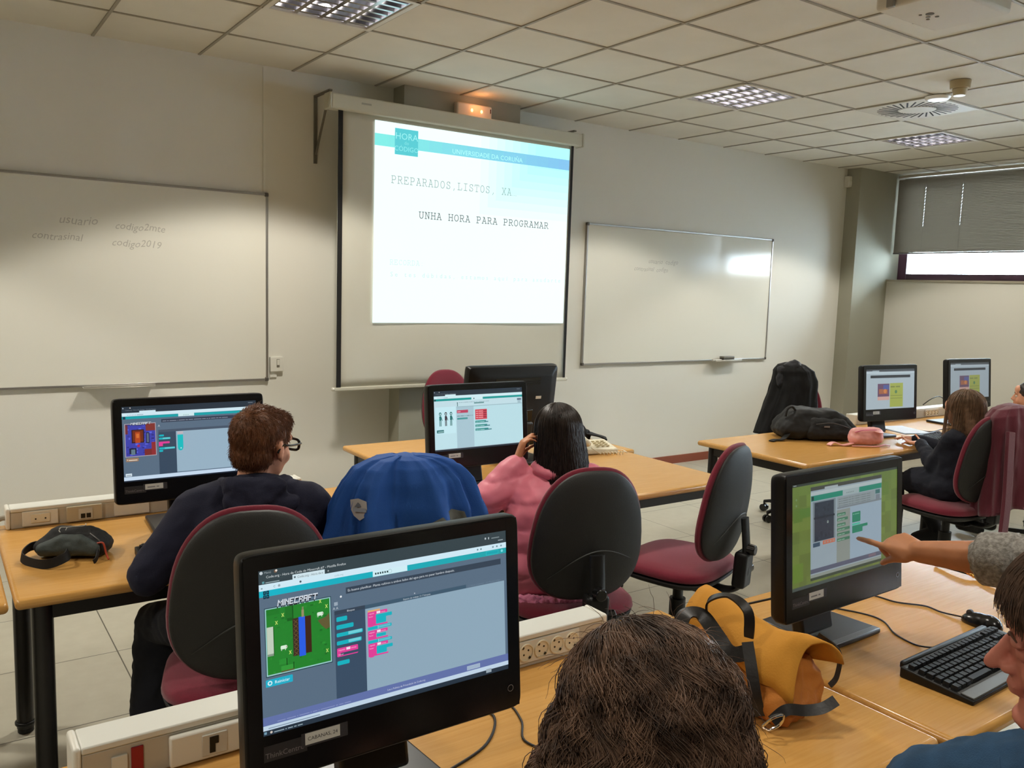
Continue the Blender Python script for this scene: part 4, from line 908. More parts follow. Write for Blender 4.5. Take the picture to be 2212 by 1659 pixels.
chair('burgundy swivel chair with the person in the denim shirt on it', 1.56, .42, -1.75, .48)
chair('burgundy swivel chair with the dark-haired child at the far right on it', 6.02, 2.42, 0, .50)
# ------------------------------------------------------------------ people
def basis(yaw, pitch=0, roll=0):
    """columns: right, forward, up; yaw clockwise from +Y, pitch up positive, roll to the right positive"""
    return (Matrix.Rotation(-yaw, 3, 'Z') @ Matrix.Rotation(pitch, 3, 'X') @ Matrix.Rotation(roll, 3, 'Y'))
def head_prims(c, B, s=1.0, nose=1.0, full=True, ears=True):
    c = Vector(c); P = lambda x, y, z: c + B @ (Vector((x, y, z))*s)
    E = lambda x, y, z, a, b, d, r=None: ('e', P(x, y, z), (a*s, b*s, d*s), B if r is None else B @ r)
    L = [E(0, -.018, .032, .074, .093, .082), E(0, .018, -.01, .064, .07, .085), E(0, .028, -.062, .052, .05, .045), E(0, .066, -.092, .02, .018, .017),
         E(.034, .052, -.03, .026, .028, .03), E(-.034, .052, -.03, .026, .028, .03), E(0, .066, .048, .05, .026, .034),
         E(.03, .08, .022, .024, .010, .008), E(-.03, .08, .022, .024, .010, .008),
         ('h', [(P(0, .084, .018), .007*s), (P(0, .086+.026*nose, -.022), .0115*s*nose)]), E(.013, .092, -.026, .009, .012, .008), E(-.013, .092, -.026, .009, .012, .008),
         E(0, .076, -.045, .022, .016, .014), E(0, .0885, -.051, .021, .0085, .0052), E(0, .0865, -.0605, .018, .0085, .0062)]
    if ears:
        for k in (-1, 1): L += [E(k*.078, -.012, -.006, .0075, .018, .032, Matrix.Rotation(k*.25, 3, 'Z')), E(k*.076, -.006, -.03, .007, .011, .013)]
    L += [('h', [(P(0, -.022, -.05), .05*s), (P(0, -.035, -.16), .052*s)])]
    return L
def eyes(c, B, s, parent, off, closed=False, brow=(90, 60, 45)):
    c = Vector(c); P = lambda x, y, z: c + B @ (Vector((x, y, z))*s) - Vector(off)
    for k in (-1, 1):
        e = MB().sph(P(k*.0305, .0705, .004), .0125*s, n=14).build('eye', mat('eye_white', (226, 220, 212), .2), parent, smooth=180)
        MB().sph(P(k*.0305, .0795, .003), (.0058*s, .0045*s, .0058*s), n=12, rot=B).build('iris', mat('iris_dark', (52, 36, 28), .2), e, smooth=180)
        pts = [P(k*x, .088-.4*max(0, x-.03), z) for x, z in ((.012, .024), (.022, .030), (.034, .031), (.046, .026))]
        MB().tube(pts, lambda q: .0028*s*(1-.5*q), n=6).build('eyebrow', mat('brow_%d' % brow[0], brow, .9), parent)
def hand_prims(w, X, Y, s=1.0, curls=(.1, .2, .25, .3), thumb=(.6, .3), spread=.06):
    """w wrist, X along the hand, Y to the thumb side; curls in radians per joint for index..little"""
    X = Vector(X).normalized(); Y = Vector(Y); Y = (Y - X*X.dot(Y)).normalized(); Z = X.cross(Y)
    w = Vector(w); P = lambda x, y, z: w + (X*x + Y*y + Z*z)*s
    L = [('h', [(P(.0, .012, 0), .017*s), (P(.0, -.012, 0), .016*s), (P(.078, .03, .003), .0115*s), (P(.084, .010, .005), .012*s), (P(.08, -.012, .004), .0115*s), (P(.07, -.031, 0), .0105*s), (P(.03, .03, -.008), .012*s)])]
    base = ((.084, .031), (.090, .010), (.086, -.012), (.076, -.032)); lens = ((.043, .025, .020), (.047, .029, .021), (.043, .027, .020), (.034, .020, .018))
    for i, ((bx, by), ln) in enumerate(zip(base, lens)):
        p = P(bx, by, .003); cur = curls[i]; a = 0
        c3 = cur if isinstance(cur, (tuple, list)) else (cur, cur*1.1, cur*.7)
        side = (1.5-i)*spread; r = (.0094, .0098, .0092, .0082)[i]
        for j, l in enumerate(ln):
            a += c3[j]; d = X*math.cos(a)*math.cos(side) + Y*math.sin(side)*math.cos(a) - Z*math.sin(a)
            q = p + d*l*s; L.append(('h', [(p, (r-.0006*j)*s), (q, (r-.0012-.0008*j)*s)])); p = q
    a1, a2 = thumb; p = P(.022, .030, -.010)
    for l, yaw_, dn, r in ((.042, a1, .35, .0125), (.032, a1*.6, .35+a2*.6, .0105), (.024, a1*.3, .35+a2, .0092)):
        d = X*math.cos(yaw_)*math.cos(dn) + Y*math.sin(yaw_)*math.cos(dn) - Z*math.sin(dn); q = p + d*l*s; L.append(('h', [(p, r*s), (q, (r-.0015)*s)])); p = q
    return L
def arm_prims(sh, el, wr, s=1.0, r=(.05, .041, .034, .026)):
    sh, el, wr = Vector(sh), Vector(el), Vector(wr); f = el.lerp(wr, .3)
    return [cap(sh, el, r[0]*s, r[1]*s), ('h', [(el, r[1]*s), (f, r[1]*1.02*s)]), cap(f, wr, r[1]*.98*s, r[3]*s)]
def leg_prims(hip, kn, an, toe, s=1.0, g=0):
    return [cap(hip, kn, .078*s+g, .056*s+g), cap(kn, Vector(kn).lerp(Vector(an), .35), .056*s+g, .054*s+g), cap(Vector(kn).lerp(Vector(an), .35), an, .054*s+g, .038*s+g)]
def foot_prims(an, toe, s=1.0, g=0):
    an, toe = Vector(an), Vector(toe); h = an + (an-toe).normalized()*.03*s
    return [('h', [(an, .036*s+g), ((h.x, h.y, toe.z+.006), .032*s+g), (toe, .028*s+g), (an.lerp(toe, .5), .036*s+g)])]
def torso_prims(pel, chest, neck, R, s=1.0, g=0, sw=.165):
    pel, chest, neck, R = Vector(pel), Vector(chest), Vector(neck), Vector(R)
    shz = neck - Vector((0, 0, .075*s))
    return [('h', [(pel+R*.08*s, .095*s+g), (pel-R*.08*s, .095*s+g), (chest+R*.065*s, .10*s+g), (chest-R*.065*s, .10*s+g)]),
            ('h', [(chest+R*.065*s, .10*s+g), (chest-R*.065*s, .10*s+g), (shz+R*sw*.82*s, .055*s+g), (shz-R*sw*.82*s, .055*s+g)]),
            ('h', [(shz+R*sw*s, .048*s+g), (shz-R*sw*s, .048*s+g), (neck-Vector((0, 0, .04*s)), .055*s+g)])]
def wrinkle(a=.004, sc=14, seed=0, ridge=False):
    def f(c, n):
        q = Vector((c.x*sc+seed, c.y*sc, c.z*sc*1.3)); v = noise.noise(q) + .5*noise.noise(q*2.3)
        if ridge: v = 1-abs(v)*2
        return a*v
    return f
def sprig(n, seed): r = random.Random(seed); return r
def V(*a): return Vector(a)

# --- boy with red-brown hair, dark navy hoodie
off = (.73, 2.35, 0); H = V(.806, 2.43, 1.134); HB = basis(1.0, -.1, .04); s = .97
t = thing('person', 'boy with short red-brown hair, glasses and navy hoodie, seen from behind at his desk', 'person', off)
R = V(math.cos(.35), -math.sin(.35), 0); pel, ch, nk = V(.72, 2.33, .64), V(.73, 2.35, .83), V(.765, 2.385, 1.035)
shL, shR = nk - R*.15 - V(0, 0, .07), nk + R*.15 - V(0, 0, .07)
elL, wrL = V(.475, 2.40, .80), V(.60, 2.66, .785); elR, wrR = V(1.0, 2.36, .86), V(1.02, 2.62, .79)
kL, kR = V(.56, 2.70, .55), V(.80, 2.76, .55); aL, aR = V(.52, 2.72, .10), V(.84, 2.78, .10); tL, tR = V(.50, 2.86, .035), V(.86, 2.92, .035)
body = head_prims(H, HB, s, .8) + torso_prims(pel, ch, nk, R, .88) + arm_prims(shL, elL, wrL, .85) + arm_prims(shR, elR, wrR, .85) + \
    hand_prims(wrL, (.25, .95, -.05), (.95, -.25, 0), .85) + hand_prims(wrR, (-.1, .99, -.05), (-.99, -.1, 0), .85, curls=(.2, .3, .3, .35)) + \
    leg_prims(pel-R*.08, kL, aL, tL, .9) + leg_prims(pel+R*.08, kR, aR, tR, .9)
blob('body', body, SKIN, t, .007, 3, off=off)
NAVY = mat('navy_sweat', (24, 26, 48), .95, bump=.5, bscale=350)
top = torso_prims(pel, ch, nk, R, .9, .022) + arm_prims(shL, elL, wrL, .9, (.075, .062, .055, .045)) + arm_prims(shR, elR, wrR, .9, (.075, .062, .055, .045))
blob('hoodie', top, NAVY, t, .009, 4, disp=wrinkle(.007, 13, 3), off=off)
hd = [('h', [(nk + V(-.07, -.035, .0), .03), (nk + V(.04, -.075, -.005), .034), (nk + V(-.02, -.085, -.05), .03)]), ('h', [(nk + V(.04, -.075, -.005), .032), (nk + V(.095, .0, -.01), .028)]), ('h', [(nk + V(-.07, -.035, 0), .03), (nk + V(-.07, .06, -.01), .025)]),
      ('h', [(nk + V(-.08, -.06, -.035), .025), (nk + V(-.02, -.12, -.12), .02), (nk + V(.08, -.09, -.045), .025)])]
blob('hood', hd, NAVY, t, .007, 3, disp=wrinkle(.007, 22, 8), off=off)
JEAN = mat('dark_trousers', (24, 26, 36), .9, bump=.3, bscale=400)
blob('trousers', leg_prims(pel-R*.08, kL, aL, tL, .9, .014) + leg_prims(pel+R*.08, kR, aR, tR, .9, .014), JEAN, t, .01, 3, disp=wrinkle(.006, 16, 4), off=off)
for a, b in ((aL, tL), (aR, tR)): blob('shoe', foot_prims(a, b, .95, .008), mat('shoe_black', (20, 20, 22), .5), t, .008, 2, off=off)
HB_ = mat('red_brown_hair', (116, 72, 44), .5, spec=.4, var=.22, vscale=40)
PH = lambda x, y, z: H + HB @ (V(x, y, z)*s)
hp = [('e', PH(0, -.020, .037), (.077*s, .096*s, .085*s), HB), ('e', PH(0, -.050, -.022), (.066*s, .050*s, .058*s), HB), ('e', PH(0, .045, .072), (.056*s, .044*s, .036*s), HB)]
blob('hair', hp, HB_, t, .006, 2, disp=wrinkle(.003, 60, 1), off=off, cut=None)
def short_hair(H, HB, s, n, ln, seed, lowest=-.055, front=.08):
    r = random.Random(seed); out = []
    while len(out) < n:
        d = V(r.gauss(0, 1), r.gauss(0, 1), r.gauss(0, 1)).normalized()
        p = V(.079*d.x, -.020+.097*d.y, .035+.086*d.z)
        if p.z < lowest or (p.y > .02 and p.z < .045) or (p.y > .035 and p.z < .075): continue
        if abs(p.x) > .06 and p.z < .012 and p.y > -.03: continue
        fl = (V(d.x*.5, d.y*.5+.25, d.z*.5) + V(0, -.15, -.75)*(1-max(0, d.z)) + V(r.gauss(0, .25), r.gauss(0, .25), r.gauss(0, .2))).normalized()
        P = [p + d*.001 + (d*.35+fl)*ln*(k/4) - d*.006*(k/4)**2 for k in range(5)]
        out.append([H + HB @ (q*s) for q in P])
    return out
def coat_hair(body, off, n, ln, seed, comb):
    r = random.Random(seed); me = body.data; vs = me.vertices; N = len(vs); out = []; o = Vector(off)
    for _ in range(n):
        v = vs[r.randrange(N)]; nn = v.normal; c = comb(v.co + o, nn); c = (c - nn*nn.dot(c)); c = c.normalized() if c.length > .01 else V(0, 0, -1)
        c = (c + V(r.gauss(0, .22), r.gauss(0, .22), r.gauss(0, .22))).normalized(); p = v.co + o + V(r.gauss(0, .002), r.gauss(0, .002), r.gauss(0, .002)); l = ln*r.uniform(.6, 1.2)
        out.append([p + c*l*(k/4) + nn*(.0022*math.sin(k/4*2.2)) for k in range(5)])
    return out
hb = [c for c in t.children if c.name.startswith('hair')][0]
strands('hair_strand', coat_hair(hb, off, 9500, .014, 2, lambda p, n: V(0, 0, -1) + (HB @ V(0, .9, .2))*max(0, n.z)), .0005, HB_, t, off)
GL = mat('glasses_black', (14, 13, 14), .25)
m = MB()
for k in (-1, 1):
    pts = [PH(k*.034 + .026*math.copysign(abs(math.cos(a))**.6, math.cos(a)), .100, .002 + .017*math.copysign(abs(math.sin(a))**.6, math.sin(a))) - V(*off) for a in [2*PI*i/16 for i in range(17)]]
    m.tube(pts, .0042, n=6)
    m.tube([PH(k*.058, .100, .008) - V(*off), PH(k*.072, .09, .009) - V(*off), PH(k*.082, .03, .008) - V(*off), PH(k*.082, -.012, .01) - V(*off), PH(k*.08, -.028, -.012) - V(*off)], .0032, n=6)
m.tube([PH(-.011, .1, .004) - V(*off), PH(0, .105, .007) - V(*off), PH(.011, .1, .004) - V(*off)], .0022, n=6)
m.build('glasses', GL, t); eyes(H, HB, s, t, off, brow=(120, 74, 48))

# --- girl in a pink quilted jacket
off = (1.86, 2.42, 0); H = V(1.935, 2.47, 1.068); HB = basis(.25, -.12, -.05); s = .93
t = thing('person', 'girl with long dark hair in a pink puffer jacket, hand raised to her face', 'person', off)
R = V(math.cos(.55), -math.sin(.55), 0); pel, ch, nk = V(1.87, 2.39, .60), V(1.87, 2.40, .80), V(1.895, 2.43, .975)
shL, shR = nk - R*.135 - V(0, 0, .06), nk + R*.135 - V(0, 0, .06)
elL, wrL = V(1.655, 2.50, .855), V(1.782, 2.505, .985); elR, wrR = V(2.14, 2.42, .79), V(2.12, 2.62, .80)
kL, kR = V(1.78, 2.80, .54), V(1.98, 2.80, .54); aL, aR = V(1.77, 2.84, .12), V(2.0, 2.84, .12); tL, tR = V(1.76, 2.96, .04), V(2.0, 2.96, .04)
body = head_prims(H, HB, s, .75) + torso_prims(pel, ch, nk, R, .78) + arm_prims(shL, elL, wrL, .8) + arm_prims(shR, elR, wrR, .8) + \
    hand_prims(wrL, (.42, .05, .9), (.4, .85, -.25), .85, curls=(.5, .6, .7, .7), thumb=(.6, .4)) + hand_prims(wrR, (-.1, .99, -.05), (-.99, -.1, 0), .8) + \
    leg_prims(pel-R*.07, kL, aL, tL, .85) + leg_prims(pel+R*.07, kR, aR, tR, .85)
blob('body', body, SKIN3, t, .006, 3, off=off)
PINKJ = mat('pink_nylon', (226, 122, 142), .5, spec=.4, sheen=.3, bump=.15, bscale=60)
def quilt(c, n):
    v = abs(math.sin((c.z*1.0 + .02*math.sin(c.x*9))*PI/.085)); return .011*(v**.5) - .005 + .004*noise.noise(Vector((c.x*26, c.y*26, c.z*40)))
top = torso_prims(pel, ch, nk-V(0, 0, .035), R, .86, .032, .145) + arm_prims(shL, elL, Vector(wrL)-V(.01, 0, .03), .9, (.070, .066, .060, .054)) + arm_prims(shR, elR, wrR, .9, (.070, .066, .060, .054)) + \
    [('h', [(pel+R*.12, .12), (pel-R*.12, .12), (pel+R*.12-V(0, 0, .03), .11), (pel-R*.12-V(0, 0, .03), .11)])]
blob('puffer_jacket', top, PINKJ, t, .009, 3, disp=quilt, off=off)
ring = [nk + V(.068*math.cos(a), .062*math.sin(a)-.004, -.022+.012*math.sin(a)) for a in [2*PI*i/10 for i in range(10)]]
co_ = [cap(ring[i], ring[(i+1) % 10], .024) for i in range(10)]
blob('jacket_collar', co_, PINKJ, t, .007, 3, disp=wrinkle(.004, 30, 2), off=off)
rg = [pel + R*.2*math.cos(q) + V(-R.y, R.x, 0)*.125*math.sin(q) - V(0, 0, .09) for q in [2*PI*i/16 for i in range(16)]]
blob('fluffy_hem', [cap(rg[i], rg[(i+1) % 16], .021) for i in range(16)], mat('pink_fluff', (240, 140, 176), 1.0, sheen=.8, bump=1, bscale=300), t, .005, 1, disp=wrinkle(.007, 70, 2), off=off)
blob('trousers', leg_prims(pel-R*.07, kL, aL, tL, .85, .012) + leg_prims(pel+R*.07, kR, aR, tR, .85, .012), JEAN, t, .01, 3, off=off)
for a, b in ((aL, tL), (aR, tR)): blob('shoe', foot_prims(a, b, .85, .008), mat('shoe_black', (20, 20, 22)), t, .008, 2, off=off)
eyes(H, HB, s, t, off, brow=(40, 30, 26))
DKH = mat('dark_brown_hair', (44, 33, 27), .42, spec=.5, var=.3, vscale=60)
PH = lambda x, y, z: H + HB @ (V(x, y, z)*s)
hp = [('e', PH(0, -.022, .037), (.083*s, .10*s, .088*s), HB), ('h', [(PH(-.03, -.055, .02), .06*s), (PH(.035, -.055, .02), .06*s), (PH(-.01, -.075, -.12), .05*s), (PH(.045, -.07, -.12), .05*s)]), ('h', [(PH(-.005, -.075, -.12), .048*s), (PH(.05, -.07, -.12), .048*s), (PH(.03, -.10, -.20), .04*s), (PH(.07, -.095, -.20), .032*s)]),
      ('h', [(PH(-.062, .0, .02), .022*s), (PH(-.06, -.035, -.08), .024*s), (PH(.064, .0, .02), .022*s), (PH(.066, -.03, -.09), .026*s), (PH(0, -.08, -.1), .04*s)])]
blob('hair', hp, DKH, t, .007, 3, disp=wrinkle(.002, 40, 1), off=off)
def long_hair(PH, n, seed, ln=.26, spread=1.0, wave=.003, part=0, back=1.0, out=.0):
    """strands that leave the parting, follow the skull and then hang"""
    r = random.Random(seed); L = []
    for _ in range(n):
        az = r.uniform(-PI*.98, 0) if r.random() < back else r.uniform(0, PI)
        th0 = r.uniform(.05, .9); lay = r.uniform(0, .012); P = []; step = .016; l = ln*r.uniform(.8, 1.08)
        th = th0; x = y = z = None; tot = l + .14*(1.6-th0); k = 0; ph = r.uniform(0, 6); ca, sa = math.cos(az), math.sin(az)
        while tot > 0:
            if th < 1.55:
                rx, ry, rz = .083+lay, .101+lay, .09+lay
                p = V(rx*math.sin(th)*ca, -.022+ry*math.sin(th)*sa, .037+rz*math.cos(th)); th += step/.092
            else:
                p = P[-1] + V(.03*ca*spread*step*10*.3 + r.gauss(0, .0006), (.012*sa*spread)*step*10*.3 + out, -step)
            P.append(p); tot -= step; k += 1
        P = [q + V(wave*math.sin(i*.9+ph), wave*math.cos(i*.8+ph), 0)*(i/len(P)) for i, q in enumerate(P)]
        L.append([PH(*q) for q in P])
    return L
strands('hair_strand', long_hair(PH, 2200, 4, .225, 1.0, back=.93, out=-.0006), .0011, DKH, t, off)
# a loose lock falling on the shoulder
m = []
for k in range(9):
    x0 = .0+.005*k; m.append([PH(x0, -.10, -.13), PH(x0+.003*k-.035, -.115, -.18), PH(x0-.04+.004*k, -.125, -.225), PH(x0-.02+.003*k, -.13, -.265)])
strands('loose_lock', [catmull([Vector(q) for q in p], 5) for p in m], .0013, DKH, t, off)

# --- curly haired woman close to the camera
off = (.78, .48, 0); H = V(.735, .735, 1.075); HB = basis(.25, -.35, 0); s = 1.0
t = thing('person', 'woman with curly shoulder-length brown hair close to the camera, seen from behind and above', 'person', off)
R = V(math.cos(.2), -math.sin(.2), 0); pel, ch, nk = V(.80, .44, .58), V(.78, .52, .75), V(.755, .665, .955)
shL, shR = nk - R*.17 - V(0, .03, .08), nk + R*.17 - V(0, .03, .08)
elL, wrL = V(.53, .72, .70), V(.62, .93, .775); elR, wrR = V(1.03, .68, .70), V(.92, .93, .775)
kL, kR = V(.70, .86, .50), V(.92, .86, .50); aL, aR = V(.70, .90, .09), V(.92, .90, .09); tL, tR = V(.69, 1.03, .035), V(.93, 1.03, .035)
body = head_prims(H, HB, s, .9) + torso_prims(pel, ch, nk, R, .95) + arm_prims(shL, elL, wrL, .92) + arm_prims(shR, elR, wrR, .92) + \
    hand_prims(wrL, (.2, .97, -.04), (.97, -.2, 0), .95) + hand_prims(wrR, (-.2, .97, -.04), (-.97, -.2, 0), .95) + leg_prims(pel-R*.09, kL, aL, tL) + leg_prims(pel+R*.09, kR, aR, tR)
blob('body', body, SKIN, t, .007, 3, off=off)
blob('sweater', torso_prims(pel, ch, nk, R, .96, .016) + arm_prims(shL, elL, wrL, .95, (.066, .056, .048, .038)) + arm_prims(shR, elR, wrR, .95, (.066, .056, .048, .038)), mat('brown_knit', (70, 52, 48), .95, bump=.6, bscale=300), t, .01, 3, disp=wrinkle(.005, 14, 2), off=off)
blob('trousers', leg_prims(pel-R*.09, kL, aL, tL, 1, .012) + leg_prims(pel+R*.09, kR, aR, tR, 1, .012), JEAN, t, .011, 3, off=off)
for a, b in ((aL, tL), (aR, tR)): blob('shoe', foot_prims(a, b, 1, .008), mat('shoe_black', (20, 20, 22)), t, .009, 2, off=off)
eyes(H, HB, s, t, off)
CUR = bpy.data.materials.new('curly_brown_hair'); CUR.use_nodes = True; nt = CUR.node_tree; b = nt.nodes['Principled BSDF']
tc = nt.nodes.new('ShaderNodeTexCoord'); n1 = nt.nodes.new('ShaderNodeTexNoise'); n1.inputs['Scale'].default_value = 26; n1.inputs['Detail'].default_value = 5
rp = nt.nodes.new('ShaderNodeValToRGB'); rp.color_ramp.elements[0].position = .35; rp.color_ramp.elements[1].position = .7
rp.color_ramp.elements[0].color = col(64, 46, 36); rp.color_ramp.elements[1].color = col(140, 108, 88)
nt.links.new(tc.outputs['Object'], n1.inputs['Vector']); nt.links.new(n1.outputs[0], rp.inputs[0]); nt.links.new(rp.outputs[0], b.inputs['Base Color'])
b.inputs['Roughness'].default_value = .45; b.inputs['Specular IOR Level'].default_value = .45; b.inputs['Anisotropic'].default_value = .3
up = V(0, 0, 1); hc = H + V(-.003, -.012, .02)
hp = [('e', hc, (.088, .100, .096)), ('h', [(H + V(-.045, -.03, -.0), .075), (H + V(.045, -.03, -.0), .075), (H + V(-.07, -.05, -.13), .065), (H + V(.07, -.05, -.13), .065)])]
blob('hair', hp, CUR, t, .007, 3, disp=wrinkle(.006, 34, 1), off=off)
r = random.Random(11); P_ = []
AX = V(.05, .60, .80).normalized(); AU = AX.cross(V(1, 0, 0)).normalized(); AV = AX.cross(AU)     # the hair falls from a parting near the forehead
def wave_path(az, th, lay, tot, g):
    ph, ph2, fr, amp, dr = g; L = []; st = .008; i = 0; L0 = None; w_ = az
    while tot > 0:
        d = AX*math.cos(th) + (AU*math.cos(w_) + AV*math.sin(w_))*math.sin(th)
        if L0 is None or (d.z > .0 and not hang):
            p = hc + V(d.x*(.094+lay), d.y*(.104+lay), d.z*(.098+lay)); th += st/.098; w_ += dr*st; hang = False; o_ = V(d.x, d.y, 0)
            if d.z < .08 or th > 2.4: hang = True
        else: p = L0 + V(.34*o_.x*st, .28*o_.y*st, -st)
        T_ = V(-d.y, d.x, 0); T_ = T_.normalized() if T_.length > .01 else V(1, 0, 0); L0 = p; k = min(1, i/12); f_ = fr*(.75+.35*k)
        L.append(p + T_*amp*k*math.sin(i*f_+ph) + d*(amp*.6*k*math.cos(i*f_+ph2) + .004*k)); tot -= st; i += 1
    return L
guides = []
while len(guides) < 330:
    az = r.uniform(0, 2*PI); th = .08 + 1.15*r.random()**.75; d = AX*math.cos(th) + (AU*math.cos(az) + AV*math.sin(az))*math.sin(th)
    if d.y > .62 and d.z < .55: continue
    guides.append((az, th, (r.uniform(0, 6.28), r.uniform(0, 6.28), r.uniform(.62, .82), r.uniform(.009, .013), r.gauss(0, .9)), r.uniform(.27, .36)))
    a_, t_, g_, l_ = guides[-1]; kx = Vector((d.x*3.2, d.y*3.2, d.z*3.2)); guides[-1] = (a_, t_, (noise.noise(kx*.55)*6+r.gauss(0, .22), noise.noise(kx*.55+V(7, 1, 2))*6+r.gauss(0, .22), .70+.05*noise.noise(kx+V(2, 9, 4)), g_[3], g_[4]*.35), l_)
for g in guides:
    base = wave_path(g[0], g[1], .010, g[3], g[2])
    for _ in range(21):
        lay = r.uniform(-.002, .020)
        q = wave_path(g[0]+r.gauss(0, .11)/max(.35, math.sin(g[1])), max(.02, g[1]+r.gauss(0, .09)), lay, g[3]*r.uniform(.85, 1.0), g[2]); n_ = min(len(q), len(base)); jx = V(r.gauss(0, .0045), r.gauss(0, .0045), 0)
        P_.append([q[i].lerp(base[i]+jx, .80*min(1, (i/15)**1.1)) for i in range(n_)])
strands('hair_strand', P_, .0007, CUR, t, off)
# flyaway single hairs
P_ = []
for _ in range(260):
    az = r.uniform(0, 2*PI); th = r.uniform(.1, 1.9); d = V(math.sin(th)*math.cos(az), math.sin(th)*math.sin(az), math.cos(th)); p = hc + V(d.x*.105, d.y*.112, d.z*.105)
    if th > 1.5: p.z -= r.uniform(0, .14); p.x += d.x*.03
    v = (d*.5 + V(r.gauss(0, .6), r.gauss(0, .6), r.gauss(0, .4)-.3)).normalized(); L = []
    for i in range(9): L.append(p.copy()); p = p + v*.007; v = (v + V(r.gauss(0, .25), r.gauss(0, .25), -.16)).normalized()
    P_.append(L)
strands('flyaway_hair', P_, .0004, CUR, t, off)

# --- man in a denim shirt at the right-hand bottom corner
off = (1.45, .45, 0); H = V(1.262, .445, 1.160); HB = basis(-.50, -.16, -.06); s = 1.0
t = thing('person', 'person in a blue denim shirt over a white top, ruddy face in profile, looking down', 'person', off)
R = V(-.17, .96, -.34); F_ = V(-.98, -.17, 0); pel, ch, nk = V(1.54, .42, .58), V(1.41, .46, .78), V(1.285, .475, .985)
shL, shR = nk - R*.18 - V(0, 0, .07), nk + R*.135 - V(-.02, 0, .085)
elL, wrL = V(1.36, .16, .70), V(1.22, .30, .62); elR, wrR = V(1.28, .69, .70), V(1.20, .52, .62)
kL, kR = V(1.22, .28, .52), V(1.22, .52, .52); aL, aR = V(1.28, .27, .10), V(1.30, .52, .10); tL, tR = V(1.18, .25, .035), V(1.20, .52, .035)
fb = [('e', H + HB @ V(.0, .055, -.085), (.036, .03, .026), HB), ('e', H + HB @ V(.0, .045, -.1), (.045, .05, .02), HB), ('e', H + HB @ V(-.045, .04, -.055), (.024, .035, .035), HB), ('e', H + HB @ V(.045, .04, -.055), (.024, .035, .035), HB)]
body = head_prims(H, HB, s, 1.0) + fb + torso_prims(pel, ch, nk, R, .98) + arm_prims(shL, elL, wrL) + arm_prims(shR, elR, wrR) + hand_prims(wrL, (-.9, .3, -.1), (.3, .9, 0)) + hand_prims(wrR, (-.9, -.3, -.1), (.3, -.9, 0)) + \
    leg_prims(pel-R*.09, kL, aL, tL) + leg_prims(pel+R*.09, kR, aR, tR)
blob('body', body, SKIN2, t, .0048, 3, disp=wrinkle(.0008, 70, 5), off=off)
DEN = mat('denim', (52, 88, 124), .9, bump=.7, bscale=500, var=.16, vscale=24)
blob('white_top', torso_prims(pel, ch, nk, R, .98, .008), mat('white_cotton', (214, 212, 206), .9, bump=.3, bscale=400), t, .009, 3, off=off)
ax = F_
def open_front(c):                                                  # the shirt hangs open down the chest
    q = Vector((c.x, c.y, c.z)); k = nk + F_*.1; side = (q-nk).dot(R); fwd = (q-Vector((nk.x, nk.y, q.z))).dot(F_)
    return fwd > .03 and -.085 < side < .05 + .0*(nk.z-q.z) and q.z < nk.z - .045 and q.z > .62
blob('denim_shirt', torso_prims(pel, ch, nk, R, .99, .024) + arm_prims(shL, elL, wrL, 1, (.072, .06, .052, .042)) + arm_prims(shR, elR, wrR, 1, (.072, .06, .052, .042)), DEN, t, .008, 3, disp=wrinkle(.006, 16, 7), off=off, cut=open_front)
colr = [nk + R*.075 + V(.035, 0, .02), nk + R*.08 + F_*.035 + V(0, 0, .005), nk + R*.05 + F_*.085 - V(0, 0, .035), nk - R*.01 + F_*.10 - V(0, 0, .075)]
MB().strap([Vector(p)-V(*off) for p in colr], .05, .006, up=[(R.x, R.y, .9), (R.x*.6+F_.x*.4, R.y*.6, .8), (F_.x, .2, .7), (F_.x, 0, .6)]).build('shirt_collar', DEN, t)
for a in range(3):
    p = nk + R*(.066+.004*a) + F_*(.095+.012*a) - V(0, 0, .075+.05*a)
    MB().sph(p + F_*.022 - V(*off), .006, n=12).build('snap_button', mat('snap_pearl', (200, 210, 222), .2), t, smooth=180)
blob('trousers', leg_prims(pel-R*.09, kL, aL, tL, 1, .012) + leg_prims(pel+R*.09, kR, aR, tR, 1, .012), JEAN, t, .011, 3, off=off)
for a, b in ((aL, tL), (aR, tR)): blob('shoe', foot_prims(a, b, 1, .008), mat('shoe_black', (20, 20, 22)), t, .009, 2, off=off)
eyes(H, HB, s, t, off, brow=(96, 66, 50))
PH = lambda x, y, z: H + HB @ V(x, y, z)
for k in (-1, 1):                                                   # lowered eyelids
    MB().sph(PH(k*.0305, .071, .0055) - V(*off), .0138, n=14).build('eyelid', SKIN2, t, smooth=180)
GRH = mat('grey_brown_hair', (84, 62, 48), .5, spec=.4, var=.35, vscale=50)
hp = [('e', PH(0, -.022, .04), (.083, .100, .090), HB), ('h', [(PH(-.06, -.05, .0), .03), (PH(.06, -.05, .0), .03), (PH(0, -.085, -.05), .045)]), ('h', [(PH(-.03, .062, .092), .013), (PH(-.068, .035, .05), .013), (PH(.04, .062, .09), .014), (PH(.068, .035, .05), .013)])]
blob('hair', hp, GRH, t, .005, 3, disp=wrinkle(.003, 40, 1), off=off)
r = random.Random(21); P_ = []
def skull(p, a=.0):
    d = V(p.x/(.086+a), (p.y+.022)/(.103+a), (p.z-.04)/(.094+a))
    if d.length < 1 or p.z > .0: d.normalize(); return V(d.x*(.086+a), d.y*(.103+a)-.022, d.z*(.094+a)+.04)
    return p
